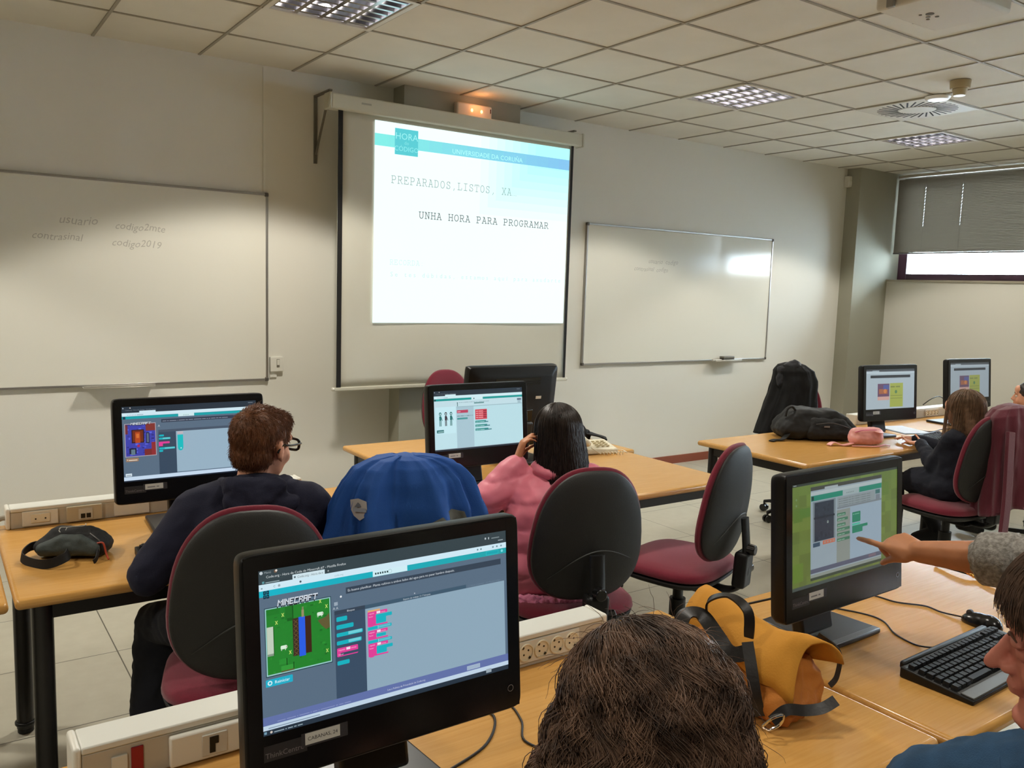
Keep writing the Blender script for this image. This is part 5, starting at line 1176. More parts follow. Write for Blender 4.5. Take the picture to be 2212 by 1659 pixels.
for _ in range(2600):                                               # swept from a parting over the sides, short fringe on the brow
    y0 = r.uniform(-.09, .055); side = 1 if r.random() < .5 else -1; p = skull(V(.012+side*.004, y0, .14), .001); L = []; n_ = r.randint(10, 15); dy = r.gauss(.0016, .002) + (.0022 if y0 > .02 else 0); lay = r.uniform(0, .006)
    for i in range(n_):
        L.append(p.copy()); q = i/n_; v = V(side*.0125*(1-q*.9), dy*(1-q*.5), -.002-.0125*q)
        p = skull(p+v, lay)
    P_.append([PH(*v) for v in L])
for _ in range(2000):                                               # fringe over the brow and the near temple
    p = skull(V(r.uniform(-.07, .045), r.uniform(.01, .06), .13), .004); L = []; n_ = r.randint(8, 12); lay = r.uniform(.008, .026); dx = r.gauss(-.0015, .0014)
    for i in range(n_):
        L.append(p.copy()); q = i/n_; p = p + V(dx, .0075*(1-q*1.1), -.003-.0085*q)
        if p.z > .045: p = skull(p, lay)
    P_.append([PH(*v) for v in L])
strands('hair_strand', P_, .0009, GRH, t, off)

# --- person pointing at the monitor: everything but the arm lies outside the picture
off = (2.36, .36, 0)
t = thing('person', 'person in a grey knitted sweater reaching in from the right, index finger on a display', 'person', off)
tip = V(1.915, 1.186, 1.043); wr = V(1.878, 1.015, 1.040); el = V(1.915, .775, 1.075); shR = V(2.19, .60, 1.27)
R = V(.83, -.55, 0); F_ = V(-.55, .83, 0); R = V(.55, .83, 0)*-1 if False else V(.80, .60, 0)
F_ = V(-.60, .80, 0); nk = V(2.31, .54, 1.40); ch, pel = V(2.36, .47, 1.14), V(2.42, .36, .90)
shL = nk + R*.17 - V(0, 0, .07); shR = nk - R*.17 - V(0, 0, .09); shR = V(2.18, .46, 1.30)
elL, wrL = V(2.62, .60, 1.05), V(2.58, .72, .84)
H = nk + V(-.05, .09, .15); HB = basis(-.64, -.5, 0)
kL, kR = V(2.50, .44, .50), V(2.32, .32, .50); aL, aR = V(2.52, .34, .09), V(2.34, .20, .09); tL, tR = V(2.46, .46, .035), V(2.28, .32, .035)
X = (tip-wr).normalized()
hp = hand_prims(wr, (.19, .98, .03), (-.86, .17, -.46), .92, curls=((.02, .04, .06), (.75, 1.5, 1.0), (.9, 1.5, 1.0), (1.0, 1.5, 1.0)), thumb=(.10, .35), spread=.03)
body = head_prims(H, HB, 1) + torso_prims(pel, ch, nk, R, .95) + arm_prims(shR, el, wr, 1, (.052, .045, .036, .0265)) + hp + arm_prims(shL, elL, wrL) + hand_prims(wrL, (0, .5, -.8), (-.9, 0, 0)) + \
    [cap(pel+R*.09, kL, .085, .06), cap(kL, aL, .058, .04), cap(pel-R*.09, kR, .085, .06), cap(kR, aR, .058, .04)]
blob('body', body, SKIN3, t, .0042, 4, off=off)
KNIT = mat('grey_knit', (158, 154, 150), 1, bump=1.0, bscale=170, var=.35, vscale=120)
cuff = wr.lerp(el, .60)
m = blob('sweater', torso_prims(pel, ch, nk, R, .97, .018) + [cap(shR, el, .07, .062), cap(el, cuff, .062, .052), cap(shL, elL, .068, .056), cap(elL, wrL.lerp(elL, .2), .056, .044)], KNIT, t, .007, 3, disp=wrinkle(.004, 20, 7), off=off)
d = (wr-el).normalized(); c0 = cuff - V(*off)
n = 28; a = d.orthogonal().normalized(); b_ = d.cross(a); vs = []
for dd, rr in ((.018, .0455), (.02, .053), (.012, .058), (-.03, .060), (-.055, .0615), (-.06, .055)):
    vs += [c0 + d*dd + (a*math.cos(2*PI*i/n) + b_*math.sin(2*PI*i/n))*(rr + .0012*math.sin(i*2.7)) for i in range(n)]
mb = MB(); mb.add(vs, [(j*n+i, j*n+(i+1) % n, (j+1)*n+(i+1) % n, (j+1)*n+i) for j in range(5) for i in range(n)]); mb.build('rolled_cuff', KNIT, t, smooth=180)
blob('trousers', [cap(pel+R*.09, kL, .098, .072), cap(kL, aL, .07, .055), cap(pel-R*.09, kR, .098, .072), cap(kR, aR, .07, .055), ('h', [(pel+R*.08, .11), (pel-R*.08, .11)])], JEAN, t, .011, 3, off=off)
for a_, b_ in ((aL, tL), (aR, tR)): blob('shoe', foot_prims(a_, b_, 1, .008), mat('shoe_black', (20, 20, 22)), t, .009, 2, off=off)
eyes(H, HB, 1, t, off)
blob('hair', [('e', H + HB @ V(0, -.022, .037), (.083, .10, .09), HB), ('h', [(H + HB @ V(-.04, -.05, 0), .055), (H + HB @ V(.04, -.05, 0), .055), (H + HB @ V(0, -.08, -.08), .05)])], DKH, t, .008, 3, disp=wrinkle(.004, 40, 1), off=off)

# --- long-haired girl at the far desk
off = (4.74, 2.43, 0); H = V(4.80, 2.425, 1.005); HB = basis(.05, -.25, 0); s = .93
t = thing('person', 'girl with long light brown hair and dark clothes sitting at the far desk', 'person', off)
R = V(1, 0, 0); pel, ch, nk = V(4.75, 2.40, .60), V(4.76, 2.40, .76), V(4.785, 2.40, .90)
shL, shR = nk - R*.125 - V(0, 0, .06), nk + R*.125 - V(0, 0, .06)
elL, wrL = V(4.68, 2.50, .69), V(4.82, 2.66, .775); elR, wrR = V(4.96, 2.55, .74), V(4.95, 2.76, .775)
kL, kR = V(4.72, 2.74, .55), V(4.88, 2.74, .55); aL, aR = V(4.90, 2.82, .17), V(5.02, 2.62, .22); tL, tR = V(4.86, 2.92, .11), V(4.98, 2.73, .165)
body = head_prims(H, HB, s, .75) + torso_prims(pel, ch, nk, R, .74) + arm_prims(shL, elL, wrL, .75) + arm_prims(shR, elR, wrR, .75) + hand_prims(wrL, (.1, .99, 0), (.99, -.1, 0), .75) + hand_prims(wrR, (-.1, .99, 0), (-.99, -.1, 0), .75) + \
    leg_prims(pel-R*.07, kL, aL, tL, .75) + leg_prims(pel+R*.07, kR, aR, tR, .75)
blob('body', body, SKIN, t, .007, 3, off=off)
DKN = mat('dark_navy_wool', (20, 23, 36), .95, bump=.4, bscale=250)
blob('cardigan', torso_prims(pel, ch, nk, R, .78, .022) + arm_prims(shL, elL, wrL, .8, (.07, .06, .052, .042)) + arm_prims(shR, elR, wrR, .8, (.07, .06, .052, .042)) + [('h', [(pel-R*.09-V(0, 0, .02), .09), (pel+R*.09-V(0, 0, .02), .09), (kL+V(0, -.12, .02), .08), (kR+V(0, -.12, .02), .08)])], DKN, t, .01, 3, disp=wrinkle(.006, 18, 3), off=off)
blob('leggings', leg_prims(pel-R*.07, kL, aL, tL, .78, .008) + leg_prims(pel+R*.07, kR, aR, tR, .78, .008), mat('black_leggings', (16, 16, 20), .9), t, .009, 3, off=off)
for a, b in ((aL, tL), (aR, tR)):
    q = blob('sneaker', foot_prims(a, b, .9, .008), mat('sneaker_black', (18, 18, 22), .7), t, .007, 2, off=off); aa, bb = Vector(a), Vector(b); bb = bb; hh = V(aa.x, aa.y, bb.z) - (bb-V(aa.x, aa.y, bb.z)).normalized()*.03
    blob('white_sole', [('h', [(hh-V(0, 0, .032), .022), (bb-V(0, 0, .028), .022), (hh-V(0, 0, .024), .03), (bb-V(0, 0, .02), .026)])], mat('sole_white', (200, 198, 192), .6), q, .008, 2, off=off)
eyes(H, HB, s, t, off)
LBH = mat('light_brown_hair', (124, 96, 72), .5, spec=.4, var=.25, vscale=50)
PH = lambda x, y, z: H + HB @ (V(x, y, z)*s)
blob('hair', [('e', PH(0, -.022, .037), (.085*s, .10*s, .09*s), HB), ('h', [(PH(-.03, -.05, .02), .062*s), (PH(.03, -.05, .02), .062*s), (H + V(-.045, -.075, -.10), .05), (H + V(.045, -.075, -.10), .05)]), ('h', [(PH(-.06, .0, .0), .028*s), (H + V(-.07, -.03, -.11), .035), (PH(.06, .0, .0), .028*s), (H + V(.07, -.03, -.11), .035)])], LBH, t, .008, 3, disp=wrinkle(.003, 40, 1), off=off)
strands('hair_strand', long_hair(lambda x, y, z: H + V(x, y, z)*s, 1100, 14, .17, 1.3, back=.9), .0013, LBH, t, off)

# --- dark-haired child cut by the right edge
off = (6.02, 2.46, 0); H = V(6.03, 2.62, 1.0); HB = basis(-.35, 0, 0); s = .93
t = thing('person', 'child with dark tied-back hair at the right edge, face turned left, light top', 'person', off)
pel, ch, nk = V(6.02, 2.44, .58), V(6.02, 2.46, .74), V(6.03, 2.58, .90); R = V(1, 0, 0)
shL, shR = nk - R*.12 - V(0, 0, .06), nk + R*.12 - V(0, 0, .06); elL, wrL = V(5.93, 2.62, .76), V(6.0, 2.78, .775); elR, wrR = V(6.2, 2.6, .76), V(6.15, 2.78, .775)
kL, kR = V(5.95, 2.80, .54), V(6.12, 2.80, .54); aL, aR = V(5.95, 2.84, .12), V(6.12, 2.84, .12); tL, tR = V(5.95, 2.95, .05), V(6.12, 2.95, .05)
blob('body', head_prims(H, HB, s, .75) + torso_prims(pel, ch, nk, R, .74) + arm_prims(shL, elL, wrL, .75) + arm_prims(shR, elR, wrR, .75) + hand_prims(wrL, (.1, .99, 0), (.99, -.1, 0), .75) + hand_prims(wrR, (-.1, .99, 0), (-.99, -.1, 0), .75) + leg_prims(pel-R*.07, kL, aL, tL, .75) + leg_prims(pel+R*.07, kR, aR, tR, .75), SKIN, t, .007, 3, off=off)
blob('pale_top', torso_prims(pel, ch, nk, R, .78, .016) + arm_prims(shL, elL, wrL, .78, (.06, .052, .046, .038)) + arm_prims(shR, elR, wrR, .78, (.06, .052, .046, .038)), mat('pale_pink_cotton', (216, 186, 186), .9), t, .01, 3, disp=wrinkle(.004, 18, 3), off=off)
blob('leggings', leg_prims(pel-R*.07, kL, aL, tL, .78, .008) + leg_prims(pel+R*.07, kR, aR, tR, .78, .008), mat('black_leggings', (16, 16, 20)), t, .009, 3, off=off)
for a, b in ((aL, tL), (aR, tR)): blob('shoe', foot_prims(a, b, .85, .008), mat('shoe_black', (20, 20, 22)), t, .008, 2, off=off)
eyes(H, HB, s, t, off, brow=(40, 30, 26))
PH = lambda x, y, z: H + HB @ (V(x, y, z)*s)
blob('hair', [('e', PH(0, -.022, .037), (.081*s, .098*s, .087*s), HB), ('h', [(PH(0, -.12, .05), .03), (PH(0, -.14, -.03), .022)])], DKH, t, .006, 2, disp=wrinkle(.003, 40, 1), off=off)
# ------------------------------------------------------------------ coats over chair backs
def draped(name, label, cat, loc, yaw, prof, m, folds=7, amp=.02, seed=1, skew=0, zbump=None, hem=.0, depth=.1):
    """prof: list of (z, half width, half depth, x shift) from the top ridge down; open at the hem"""
    t = thing(name, label, cat, (loc[0], loc[1], 0), yaw)
    n = 120; rows = []; r = random.Random(seed); ph = [r.uniform(0, 6) for _ in range(6)]
    P = []
    for i in range(len(prof)-1):
        for k in range(7):
            q = k/7; P.append([prof[i][j]*(1-q)+prof[i+1][j]*q for j in range(4)])
    P.append(list(prof[-1])); ztop = prof[0][0]; zb = prof[-1][0]; vs = []
    for z, wx, wy, xs in P:
        g = .22 + .78*((ztop-z)/(ztop-zb))**.7
        for i in range(n):
            a = 2*PI*i/n; e = 2/2.4; ca, sa = math.cos(a), math.sin(a)
            u = math.copysign(abs(ca)**e, ca)*wx; v = math.copysign(abs(sa)**e, sa)*wy
            f = amp*g*(.6*math.sin(folds*a+ph[0]+z*3) + .35*math.sin((folds*2+1)*a+ph[1]-z*5) + .3*math.sin((folds+3)*a+ph[2]+z*8))
            f += amp*.55*g*(1-abs(math.sin((folds-1.5)*a+ph[5]+z*2)))**3 - amp*.4*g*(1-abs(math.sin((folds+.5)*a+ph[4]-z*3)))**5
            f += .004*noise.noise(Vector((u*22, v*22+seed, z*14)))*1.5
            zz = z + hem*g*math.sin(2*a+ph[3]) + (.012*math.sin(a*1+ph[4]) if g < .15 else 0)*0
            vs.append((u+xs+f*ca, v+f*sa, zz))
    fs = [(j*n+i, j*n+(i+1) % n, (j+1)*n+(i+1) % n, (j+1)*n+i) for j in range(len(P)-1) for i in range(n)] + [tuple(range(n))]
    mb = MB(); mb.add(vs, fs); o = mb.build('cloth', m, t, smooth=180); so = o.modifiers.new('s', 'SOLIDIFY'); so.thickness = .006; so.offset = -1
    return t, o
from mathutils.bvhtree import BVHTree
def patch(name, body, pts, parent, m, lift=.003, n=6, d=(0, 1, 0), start=-.6, flat=True):
    """a flat badge pressed on a surface: fan of points projected along +Y (local)"""
    dg = bpy.context.evaluated_depsgraph_get(); tr = BVHTree.FromObject(body, dg)
    cx = sum(p[0] for p in pts)/len(pts); cz = sum(p[1] for p in pts)/len(pts); vs = []
    for q in [i/n for i in range(n+1)]:
        for (x, z) in pts:
            o = Vector((cx+(x-cx)*q, start, cz+(z-cz)*q)); hit = tr.ray_cast(o, Vector(d))[0]
            vs.append((hit if hit else Vector((o.x, 0, o.z))) - Vector(d)*lift)
    if flat:                                                        # stiff badge: best plane in front of the folds
        import numpy as np
        A = np.array([[q.x, q.z, 1] for q in vs]); y = np.array([q.y for q in vs]); c = np.linalg.lstsq(A, y, rcond=None)[0]; dd = min(0, float((y - A @ c).min()))*.6
        vs = [Vector((q.x, float(a @ c)+dd-lift*.5, q.z)) for q, a in zip(vs, A)]
    k = len(pts); fs = [(j*k+i, j*k+(i+1) % k, (j+1)*k+(i+1) % k, (j+1)*k+i) for j in range(n) for i in range(k)]
    mb = MB(); mb.add(vs, fs); return mb.build(name, m, parent, smooth=180)
BLUE = mat('blue_softshell', (10, 74, 152), .75, bump=.3, bscale=300)
t, o = draped('coat', 'bright blue jacket with a shield badge hung over a chair back', 'coat', (1.165, 2.20), .2,
    [(1.116, .045, .03, -.01), (1.108, .10, .055, -.01), (1.085, .15, .075, -.005), (1.045, .187, .09, 0), (.97, .218, .105, 0), (.88, .238, .115, .005), (.74, .255, .125, .01), (.55, .26, .13, .01)], BLUE, folds=7, amp=.052, seed=4)
sx, sz = -.165, .985
shield = [(sx-.019, sz+.022), (sx, sz+.028), (sx+.019, sz+.022), (sx+.019, sz-.004), (sx+.013, sz-.02), (sx, sz-.031), (sx-.013, sz-.02), (sx-.019, sz-.004)]
b = patch('shield_badge', o, shield, t, mat('badge_silver', (176, 172, 170), .4, metal=.3))
patch('badge_band', o, [(sx-.016, sz+.004), (sx+.016, sz+.004), (sx+.016, sz-.006), (sx-.016, sz-.006)], b, mat('badge_grey', (120, 122, 130), .5), lift=.0075)
patch('badge_peak', o, [(sx-.013, sz+.006), (sx-.002, sz+.018), (sx+.004, sz+.012), (sx+.010, sz+.016), (sx+.014, sz+.006)], b, mat('badge_dark', (70, 74, 84), .5), lift=.0075)
patch('grey_panel', o, [(.03, .93), (.065, .955), (.11, .965), (.15, .955), (.165, .92), (.16, .86), (.03, .86)], t, mat('grey_panel', (96, 98, 92), .8, bump=.4, bscale=400), lift=.004, n=14, flat=False)
BLKW = mat('black_wool', (11, 11, 13), .9, bump=.3, bscale=200)
t, o = draped('coat', 'black coat with a hood hung over the chair behind the far desk', 'coat', (5.30, 3.93), .5,
    [(1.13, .05, .04, -.03), (1.115, .10, .07, -.03), (1.07, .15, .09, -.01), (1.0, .165, .10, 0), (.9, .18, .11, -.01), (.75, .21, .12, -.03), (.60, .24, .13, -.04)], BLKW, folds=5, amp=.02, seed=7)
blob('hood', [('h', [((-.11, -.03, 1.07), .045), ((-.02, -.035, 1.11), .045)]), ('h', [((-.02, -.035, 1.11), .04), ((.06, -.03, 1.06), .04)]), ('h', [((-.12, -.03, 1.06), .035), ((-.13, -.05, .98), .03)])], mat('grey_black_hood', (34, 35, 40), .9, sheen=.2), t, .008, 3, disp=wrinkle(.008, 20, 3))
MAR = mat('maroon_fleece', (100, 34, 50), .95, bump=.5, bscale=220, sheen=.35)
t, o = draped('coat', 'maroon hooded coat hung over the back of the long-haired girl’s chair', 'coat', (4.775, 2.16), .15,
    [(1.075, .06, .04, .03), (1.06, .13, .07, .03), (1.02, .175, .09, .03), (.95, .19, .10, .04), (.83, .20, .11, .05), (.65, .21, .12, .06), (.50, .21, .12, .07)], MAR, folds=6, amp=.022, seed=9, hem=.03)
MB().strap([(-.12, -.09, .95), (-.14, -.11, .8), (-.135, -.115, .6), (-.13, -.11, .42), (-.125, -.105, .36)], .055, .02, up=(0, -1, 0)).build('hanging_sleeve', MAR, t, bevel=.008, seg=2)

# ------------------------------------------------------------------ bags and small things
YEL = mat('mustard_cotton_shaded', (184, 112, 38), .85, bump=.35, bscale=260, var=.1, vscale=12); YEL2 = mat('mustard_flap_lit', (206, 142, 44), .85, bump=.25, bscale=260)  # shaded tone painted into the body, lit tone into the flap
LEA = mat('black_leather', (24, 20, 19), .4, spec=.5, bump=.2, bscale=120)
t = thing('backpack', 'mustard yellow backpack with black leather straps slumped on the nearest desk', 'backpack', (1.46, 1.15, TZ), 0)
def slump(c, n):
    f = .010*noise.noise(Vector((c.x*13, c.y*13+3, c.z*16))) + .006*(1-abs(noise.noise(Vector((c.x*30+5, c.y*30, c.z*30))))*2.2); return f if c.z > .012 else 0
blob('bag_body', [('h', [((-.055, .12, .03), .03), ((.075, .13, .03), .03), ((-.045, -.115, .03), .03), ((.075, -.10, .03), .03), ((-.02, .12, .104), .028), ((.05, .115, .122), .03), ((-.018, -.10, .086), .026), ((.055, -.095, .098), .026)])], YEL, t, .005, 4, disp=slump)
# flap: curved sheet over the top, longer at the camera-right end
nu, nv = 26, 14; vs = []
for j in range(nv+1):
    q = j/nv; y = .160 - .315*q
    for i in range(nu+1):
        u = i/nu; x = -.058 + .145*u; ar = math.sin(u*PI)**.6
        z = .130 + .058*ar - .012*q + .012*math.sin(q*5+u*3) - (.030*(1-u)**3) - .035*max(0, u-.75)*4*(1-q*.6)
        x += .012*math.sin(q*6) + (.01 if q > .8 else 0); z += .006*noise.noise(Vector((x*22, y*16, 3))) + .003*noise.noise(Vector((x*50, y*38, 7)))
        vs.append((x, y + .02*math.sin(u*4)*(1 if q > .9 else 0), z + (.0 if q < .85 else -.02*(q-.85)*6*(1-u))))
mb = MB(); mb.add(vs, [(j*(nu+1)+i, j*(nu+1)+i+1, (j+1)*(nu+1)+i+1, (j+1)*(nu+1)+i) for j in range(nv) for i in range(nu)])
o = mb.build('flap', YEL2, t, smooth=180); so = o.modifiers.new('s', 'SOLIDIFY'); so.thickness = .004
MB().strap([(.115, -.09, .15), (.125, -.135, .125), (.118, -.14, .075), (.11, -.13, .05)], .012, .003, up=(1, -.3, 0)).build('zip', mat('zip_black', (28, 22, 18), .5, bump=1, bscale=600), t)
MB().strap([(-.055, .075, .165), (-.078, .055, .215), (-.066, .01, .238), (-.052, -.03, .215), (-.055, -.04, .16)], .022, .004, up=[(-1, .2, .3), (-.6, .5, .8), (0, 0, 1), (-.3, -.9, .4), (-1, 0, .2)]).build('handle', LEA, t)
MB().strap([(-.165, .06, .145), (-.13, .075, .185), (-.095, .06, .185), (-.085, .02, .15), (-.085, -.02, .125), (-.07, -.05, .135)], .032, .004, up=[(-.3, -.3, 1), (-.2, -.2, 1), (-.6, -.4, .8), (-1, -.3, .4), (-1, -.3, .3)]).build('strap', LEA, t)
MB().strap([(-.065, -.045, .155), (-.078, -.07, .11), (-.085, -.09, .06), (-.08, -.10, .02)], .024, .004, up=(-.8, -.6, .1)).build('strap', LEA, t)
MB().strap([(-.10, -.145, .035), (-.07, -.155, .055), (-.03, -.17, .05), (.005, -.185, .052), (.035, -.195, .065)], .022, .004, up=[(-.4, -.8, .5), (-.3, -.8, .5), (-.3, -.6, .8)]).build('strap', LEA, t)
MB().tube([(-.115, -.135, .025), (-.105, -.15, .045), (-.085, -.16, .05), (-.08, -.15, .025), (-.1, -.14, .015), (-.115, -.135, .025)], .0028, n=8).build('buckle', mat('chrome', (220, 220, 222), .12, metal=1), t)
BBAG = mat('black_nylon', (14, 14, 15), .75, bump=.3, bscale=300)
t = thing('backpack', 'black backpack lying on the far desk next to the pink bag', 'backpack', (4.55, 3.20, TZ), .55)
blob('bag_body', [('h', [((-.2, -.07, .06), .055), ((.2, -.07, .055), .05), ((-.19, .09, .06), .055), ((.2, .09, .06), .055), ((-.13, -.04, .145), .045), ((.1, -.04, .145), .045), ((-.13, .06, .15), .045), ((.1, .06, .14), .045)])], BBAG, t, .008, 3, disp=wrinkle(.009, 14, 3))
blob('front_pocket', [('h', [((-.06, -.10, .05), .045), ((.17, -.10, .05), .04), ((-.04, -.085, .11), .035), ((.13, -.085, .105), .035)])], BBAG, t, .007, 3, disp=wrinkle(.005, 20, 5))
MB().tube([(-.05, -.135, .108), (.05, -.14, .118), (.16, -.125, .09)], .003, n=6).build('zip', mat('zip_grey', (64, 64, 66), .5), t)
MB().b2(-.0, .035, -.139, -.1375, .09, .1).build('logo_patch', mat('patch_grey', (120, 120, 120), .5), t)
MB().tube([(-.14, -.05, .165), (-.17, -.05, .2), (-.2, -.05, .185), (-.21, -.05, .14)], .007, n=8).build('handle', BBAG, t)
MB().strap([(-.20, -.10, .05), (-.25, -.13, .012), (-.30, -.135, .008), (-.335, -.17, .006)], .032, .006, up=(0, 0, 1)).build('strap', BBAG, t)
PKB = mat('pink_shiny', (234, 168, 164), .35, spec=.5)
t = thing('handbag', 'small shiny pink bag with straps on the far desk, beside the keyboard', 'bag', (4.63, 2.90, TZ), .35)
blob('bag_body', [('h', [((-.075, 0, .045), .043), ((.075, 0, .045), .043), ((-.07, 0, .072), .04), ((.07, 0, .072), .04)])], PKB, t, .005, 4, disp=wrinkle(.004, 22, 3))
MB().tube([(-.10, -.03, .085), (-.05, -.046, .1), (.05, -.046, .1), (.1, -.03, .08)], .0022, n=6).build('zip', mat('magenta_zip', (206, 60, 130), .5), t)
MB().strap([(.02, -.045, .10), (.05, -.055, .092), (.085, -.04, .09)], .022, .004, up=(0, -.7, .7)).build('bow', PKB, t)
MB().strap([(-.10, -.02, .02), (-.16, -.01, .006), (-.21, .01, .02), (-.25, .0, .006)], .03, .005).build('strap', PKB, t)
MB().strap([(-.12, -.04, .006), (-.05, -.075, .01), (.03, -.07, .006), (.1, -.05, .01), (.13, -.06, .006)], .014, .004).build('strap', PKB, t)
t = thing('waist_bag', 'black and grey pouch with a strap loop on the left desk', 'pouch', (.365, 2.90, TZ), .5)
blob('bag_body', [('h', [((-.085, -.03, .03), .028), ((.08, -.03, .03), .028), ((-.075, .035, .03), .028), ((.075, .035, .03), .028), ((-.05, 0, .065), .026), ((.045, 0, .065), .026)])], BBAG, t, .005, 3, disp=wrinkle(.004, 26, 3))
blob('front_pocket', [('h', [((-.075, -.052, .03), .022), ((.072, -.05, .03), .022), ((-.02, -.045, .055), .02), ((.03, -.045, .055), .02)])], mat('grey_green_nylon', (62, 70, 68), .7, bump=.3, bscale=300), t, .004, 3, disp=wrinkle(.003, 26, 6))
pts = [(-.038, -.026, .088), (-.03, -.03, .094), (-.012, -.03, .0945), (.01, -.026, .096), (.03, -.022, .096), (.038, -.014, .098), (.034, -.008, .1)]
MB().tube(pts, .0011, n=5).tube([(-.03, -.03, .094), (-.034, -.036, .086), (-.028, -.042, .082)], .0011, n=5).tube([(-.012, -.03, .0945), (-.014, -.038, .087)], .0011, n=5).build('logo_line', mat('logo_white', (190, 188, 182), .5), t)
MB().strap([(-.10, -.0, .03), (-.125, -.03, .03), (-.125, -.085, .018), (-.07, -.13, .012), (-.015, -.15, .018), (.02, -.125, .03), (.01, -.08, .03)], .028, .003, up=[(-1, 0, .1), (-1, -.3, .1), (-.5, -.8, .1), (-.2, -1, .1), (.6, -.8, .2), (.8, .2, .3)]).build('strap', BBAG, t)
MB().tube([(.075, -.045, .045), (.1, -.05, .05), (.112, -.058, .02), (.125, -.075, .006)], .003, n=6).build('zip_pull', mat('orange_pull', (170, 60, 30), .5), t)
MB().tube([(.055, -.03, .075), (.085, -.04, .055), (.095, -.03, .03)], .0022, n=6).build('zip', mat('zip_silver', (140, 140, 140), .3, metal=.8), t)
MB().strap([(.09, -.06, .03), (.093, -.085, .012), (.09, -.10, .006)], .014, .003, up=(1, 0, .2)).build('strap_end', BBAG, t)

# keyboards and mice
def keyboard(label, x, y, yaw, group=None):
    t = thing('keyboard', label, 'keyboard', (x, y, TZ), yaw, group)
    m = MB(); m.add([(-.225, -.095, .0), (.225, -.095, 0), (.225, .075, 0), (-.225, .075, 0), (-.225, -.095, .012), (.225, -.095, .012), (.225, .075, .026), (-.225, .075, .026)], [(0,3,2,1),(4,5,6,7),(0,1,5,4),(2,3,7,6),(0,4,7,3),(1,2,6,5)])
    m.build('case', BLACKP, t, bevel=.004, seg=3)
    MB().b2(-.205, .205, .072, .088, .012, .03).build('rear_ridge', BLACKP, t, bevel=.005)
    m = MB().box((0, -.078, .0145), (.44, .03, .004), Matrix.Rotation(.08, 3, 'X')); m.build('palm_edge', mat('keyboard_edge', (70, 74, 74), .3), t, bevel=.0015)
    KEY = mat('key_black', (24, 25, 27), .6, spec=.3); rows = [(15, .054), (14, .030), (14, .011), (13, -.008), (12, -.027), (8, -.046)]; nkey = 0
    vs = None
    for n, yy in rows:
        xs = -.215; tot = .285
        for k in range(n):
            wd = tot/n
            if n == 8: wd = (.022, .022, .022, .105, .022, .022, .022, .048)[k]
            c = xs + wd/2; xs += wd; z = .0135 + (yy+.095)/.17*.014
            MB().box((c, yy, z+.003), (wd-.003, .0155, .0085), Matrix.Rotation(.08, 3, 'X'), taper=.86).build('key', KEY, t, smooth=0)
            nkey += 1
    for n, x0 in ((3, .080), (4, .145)):
        for yy in (.054, .030, .011, -.008, -.027, -.046):
            if n == 3 and yy in (-.008,): continue
            for k in range(n):
                if nkey >= 98: break
                z = .0135 + (yy+.095)/.17*.014; MB().box((x0+.0185*k, yy, z+.003), (.0158, .0155, .0085), Matrix.Rotation(.08, 3, 'X'), taper=.86).build('key', KEY, t, smooth=0); nkey += 1
    return t
# its left edge runs from the near corner (1.83, .85) to the far one (1.90, 1.04)
k1 = keyboard('black keyboard on the desk in front of the pointing hand', 2.075, .955, -.02)
k1.rotation_euler = (0, 0, .03)
k2 = copy_tree(k1); k2.location = (5.22, 2.80, TZ); k2.rotation_euler = (0, 0, .1); k2['label'] = 'black keyboard on the far desk between the pink bag and the long-haired girl'
k3 = copy_tree(k1); k3.location = (.66, .98, TZ); k3.rotation_euler = (0, 0, 0); k3['label'] = 'black keyboard under the largest monitor, in front of the curly-haired woman'
k4 = copy_tree(k1); k4.location = (.74, 2.72, TZ); k4.rotation_euler = (0, 0, -.05); k4['label'] = 'black keyboard in front of the red-haired boy'
k5 = copy_tree(k1); k5.location = (1.93, 2.76, TZ); k5.rotation_euler = (0, 0, 0); k5['label'] = 'black keyboard in front of the girl in the pink jacket'
for k in (k1, k2, k3, k4, k5): k['group'] = 'black keyboards'
def mouse(label, x, y, yaw):
    t = thing('computer_mouse', label, 'mouse', (x, y, TZ), yaw, 'black computer mice')
    blob('shell', [('e', (0, 0, .004), (.03, .055, .03)), ('e', (0, -.02, .006), (.03, .035, .031))], BLACKG, t, .004, 2, cut=None, disp=lambda c, n: -max(0, .001-c.z)*abs(n.z) if c.z > 0 else 0)
    for v in t.children[0].data.vertices: v.co.z = max(v.co.z, .001)
    MB().cyl((-.004, .033, .026), (.004, .033, .026), .009, n=14).build('scroll_wheel', mat('wheel_grey', (70, 70, 72), .5), t)
    return t
mouse('black mouse behind the head of the person in the denim shirt', 2.345, 1.08, 0); mouse('black mouse at the left end of the teacher’s desk', 2.36, 4.10, .4)
def cable(label, pts, r=.0022, cat='cable', group=None):
    o = MB().tube(pts, r, n=7).build('cable', CABLE, None, smooth=180); tag(o, label, cat, group); return o
Z1 = TZ + .0025
cable('thin black mouse cable running across the desk from the monitor to the mouse', [(2.02, 1.50, Z1), (2.20, 1.47, Z1), (2.285, 1.375, Z1), (2.30, 1.30, Z1), (2.345, 1.24, Z1), (2.34, 1.19, Z1), (2.345, 1.135, Z1+.004)])
cable('thin black keyboard cable coming from under the monitor stand to the keyboard', [(2.05, 1.44, Z1), (2.125, 1.31, Z1), (2.13, 1.24, Z1), (2.075, 1.17, Z1), (2.055, 1.10, Z1), (2.06, 1.05, Z1+.01)])
cable('black cable lead looping down behind the monitor that is pointed at', [(1.80, 1.30, .86), (1.74, 1.38, .82), (1.72, 1.50, .76), (1.75, 1.58, .70), (1.78, 1.60, .5)], .003)
cable('black cable looping on the nearest desk right of the largest monitor', [(.70, 1.42, Z1), (.80, 1.40, Z1+.01), (.90, 1.41, Z1), (.93, 1.36, Z1), (.86, 1.28, Z1), (.75, 1.24, Z1), (.66, 1.22, Z1)], .0028)
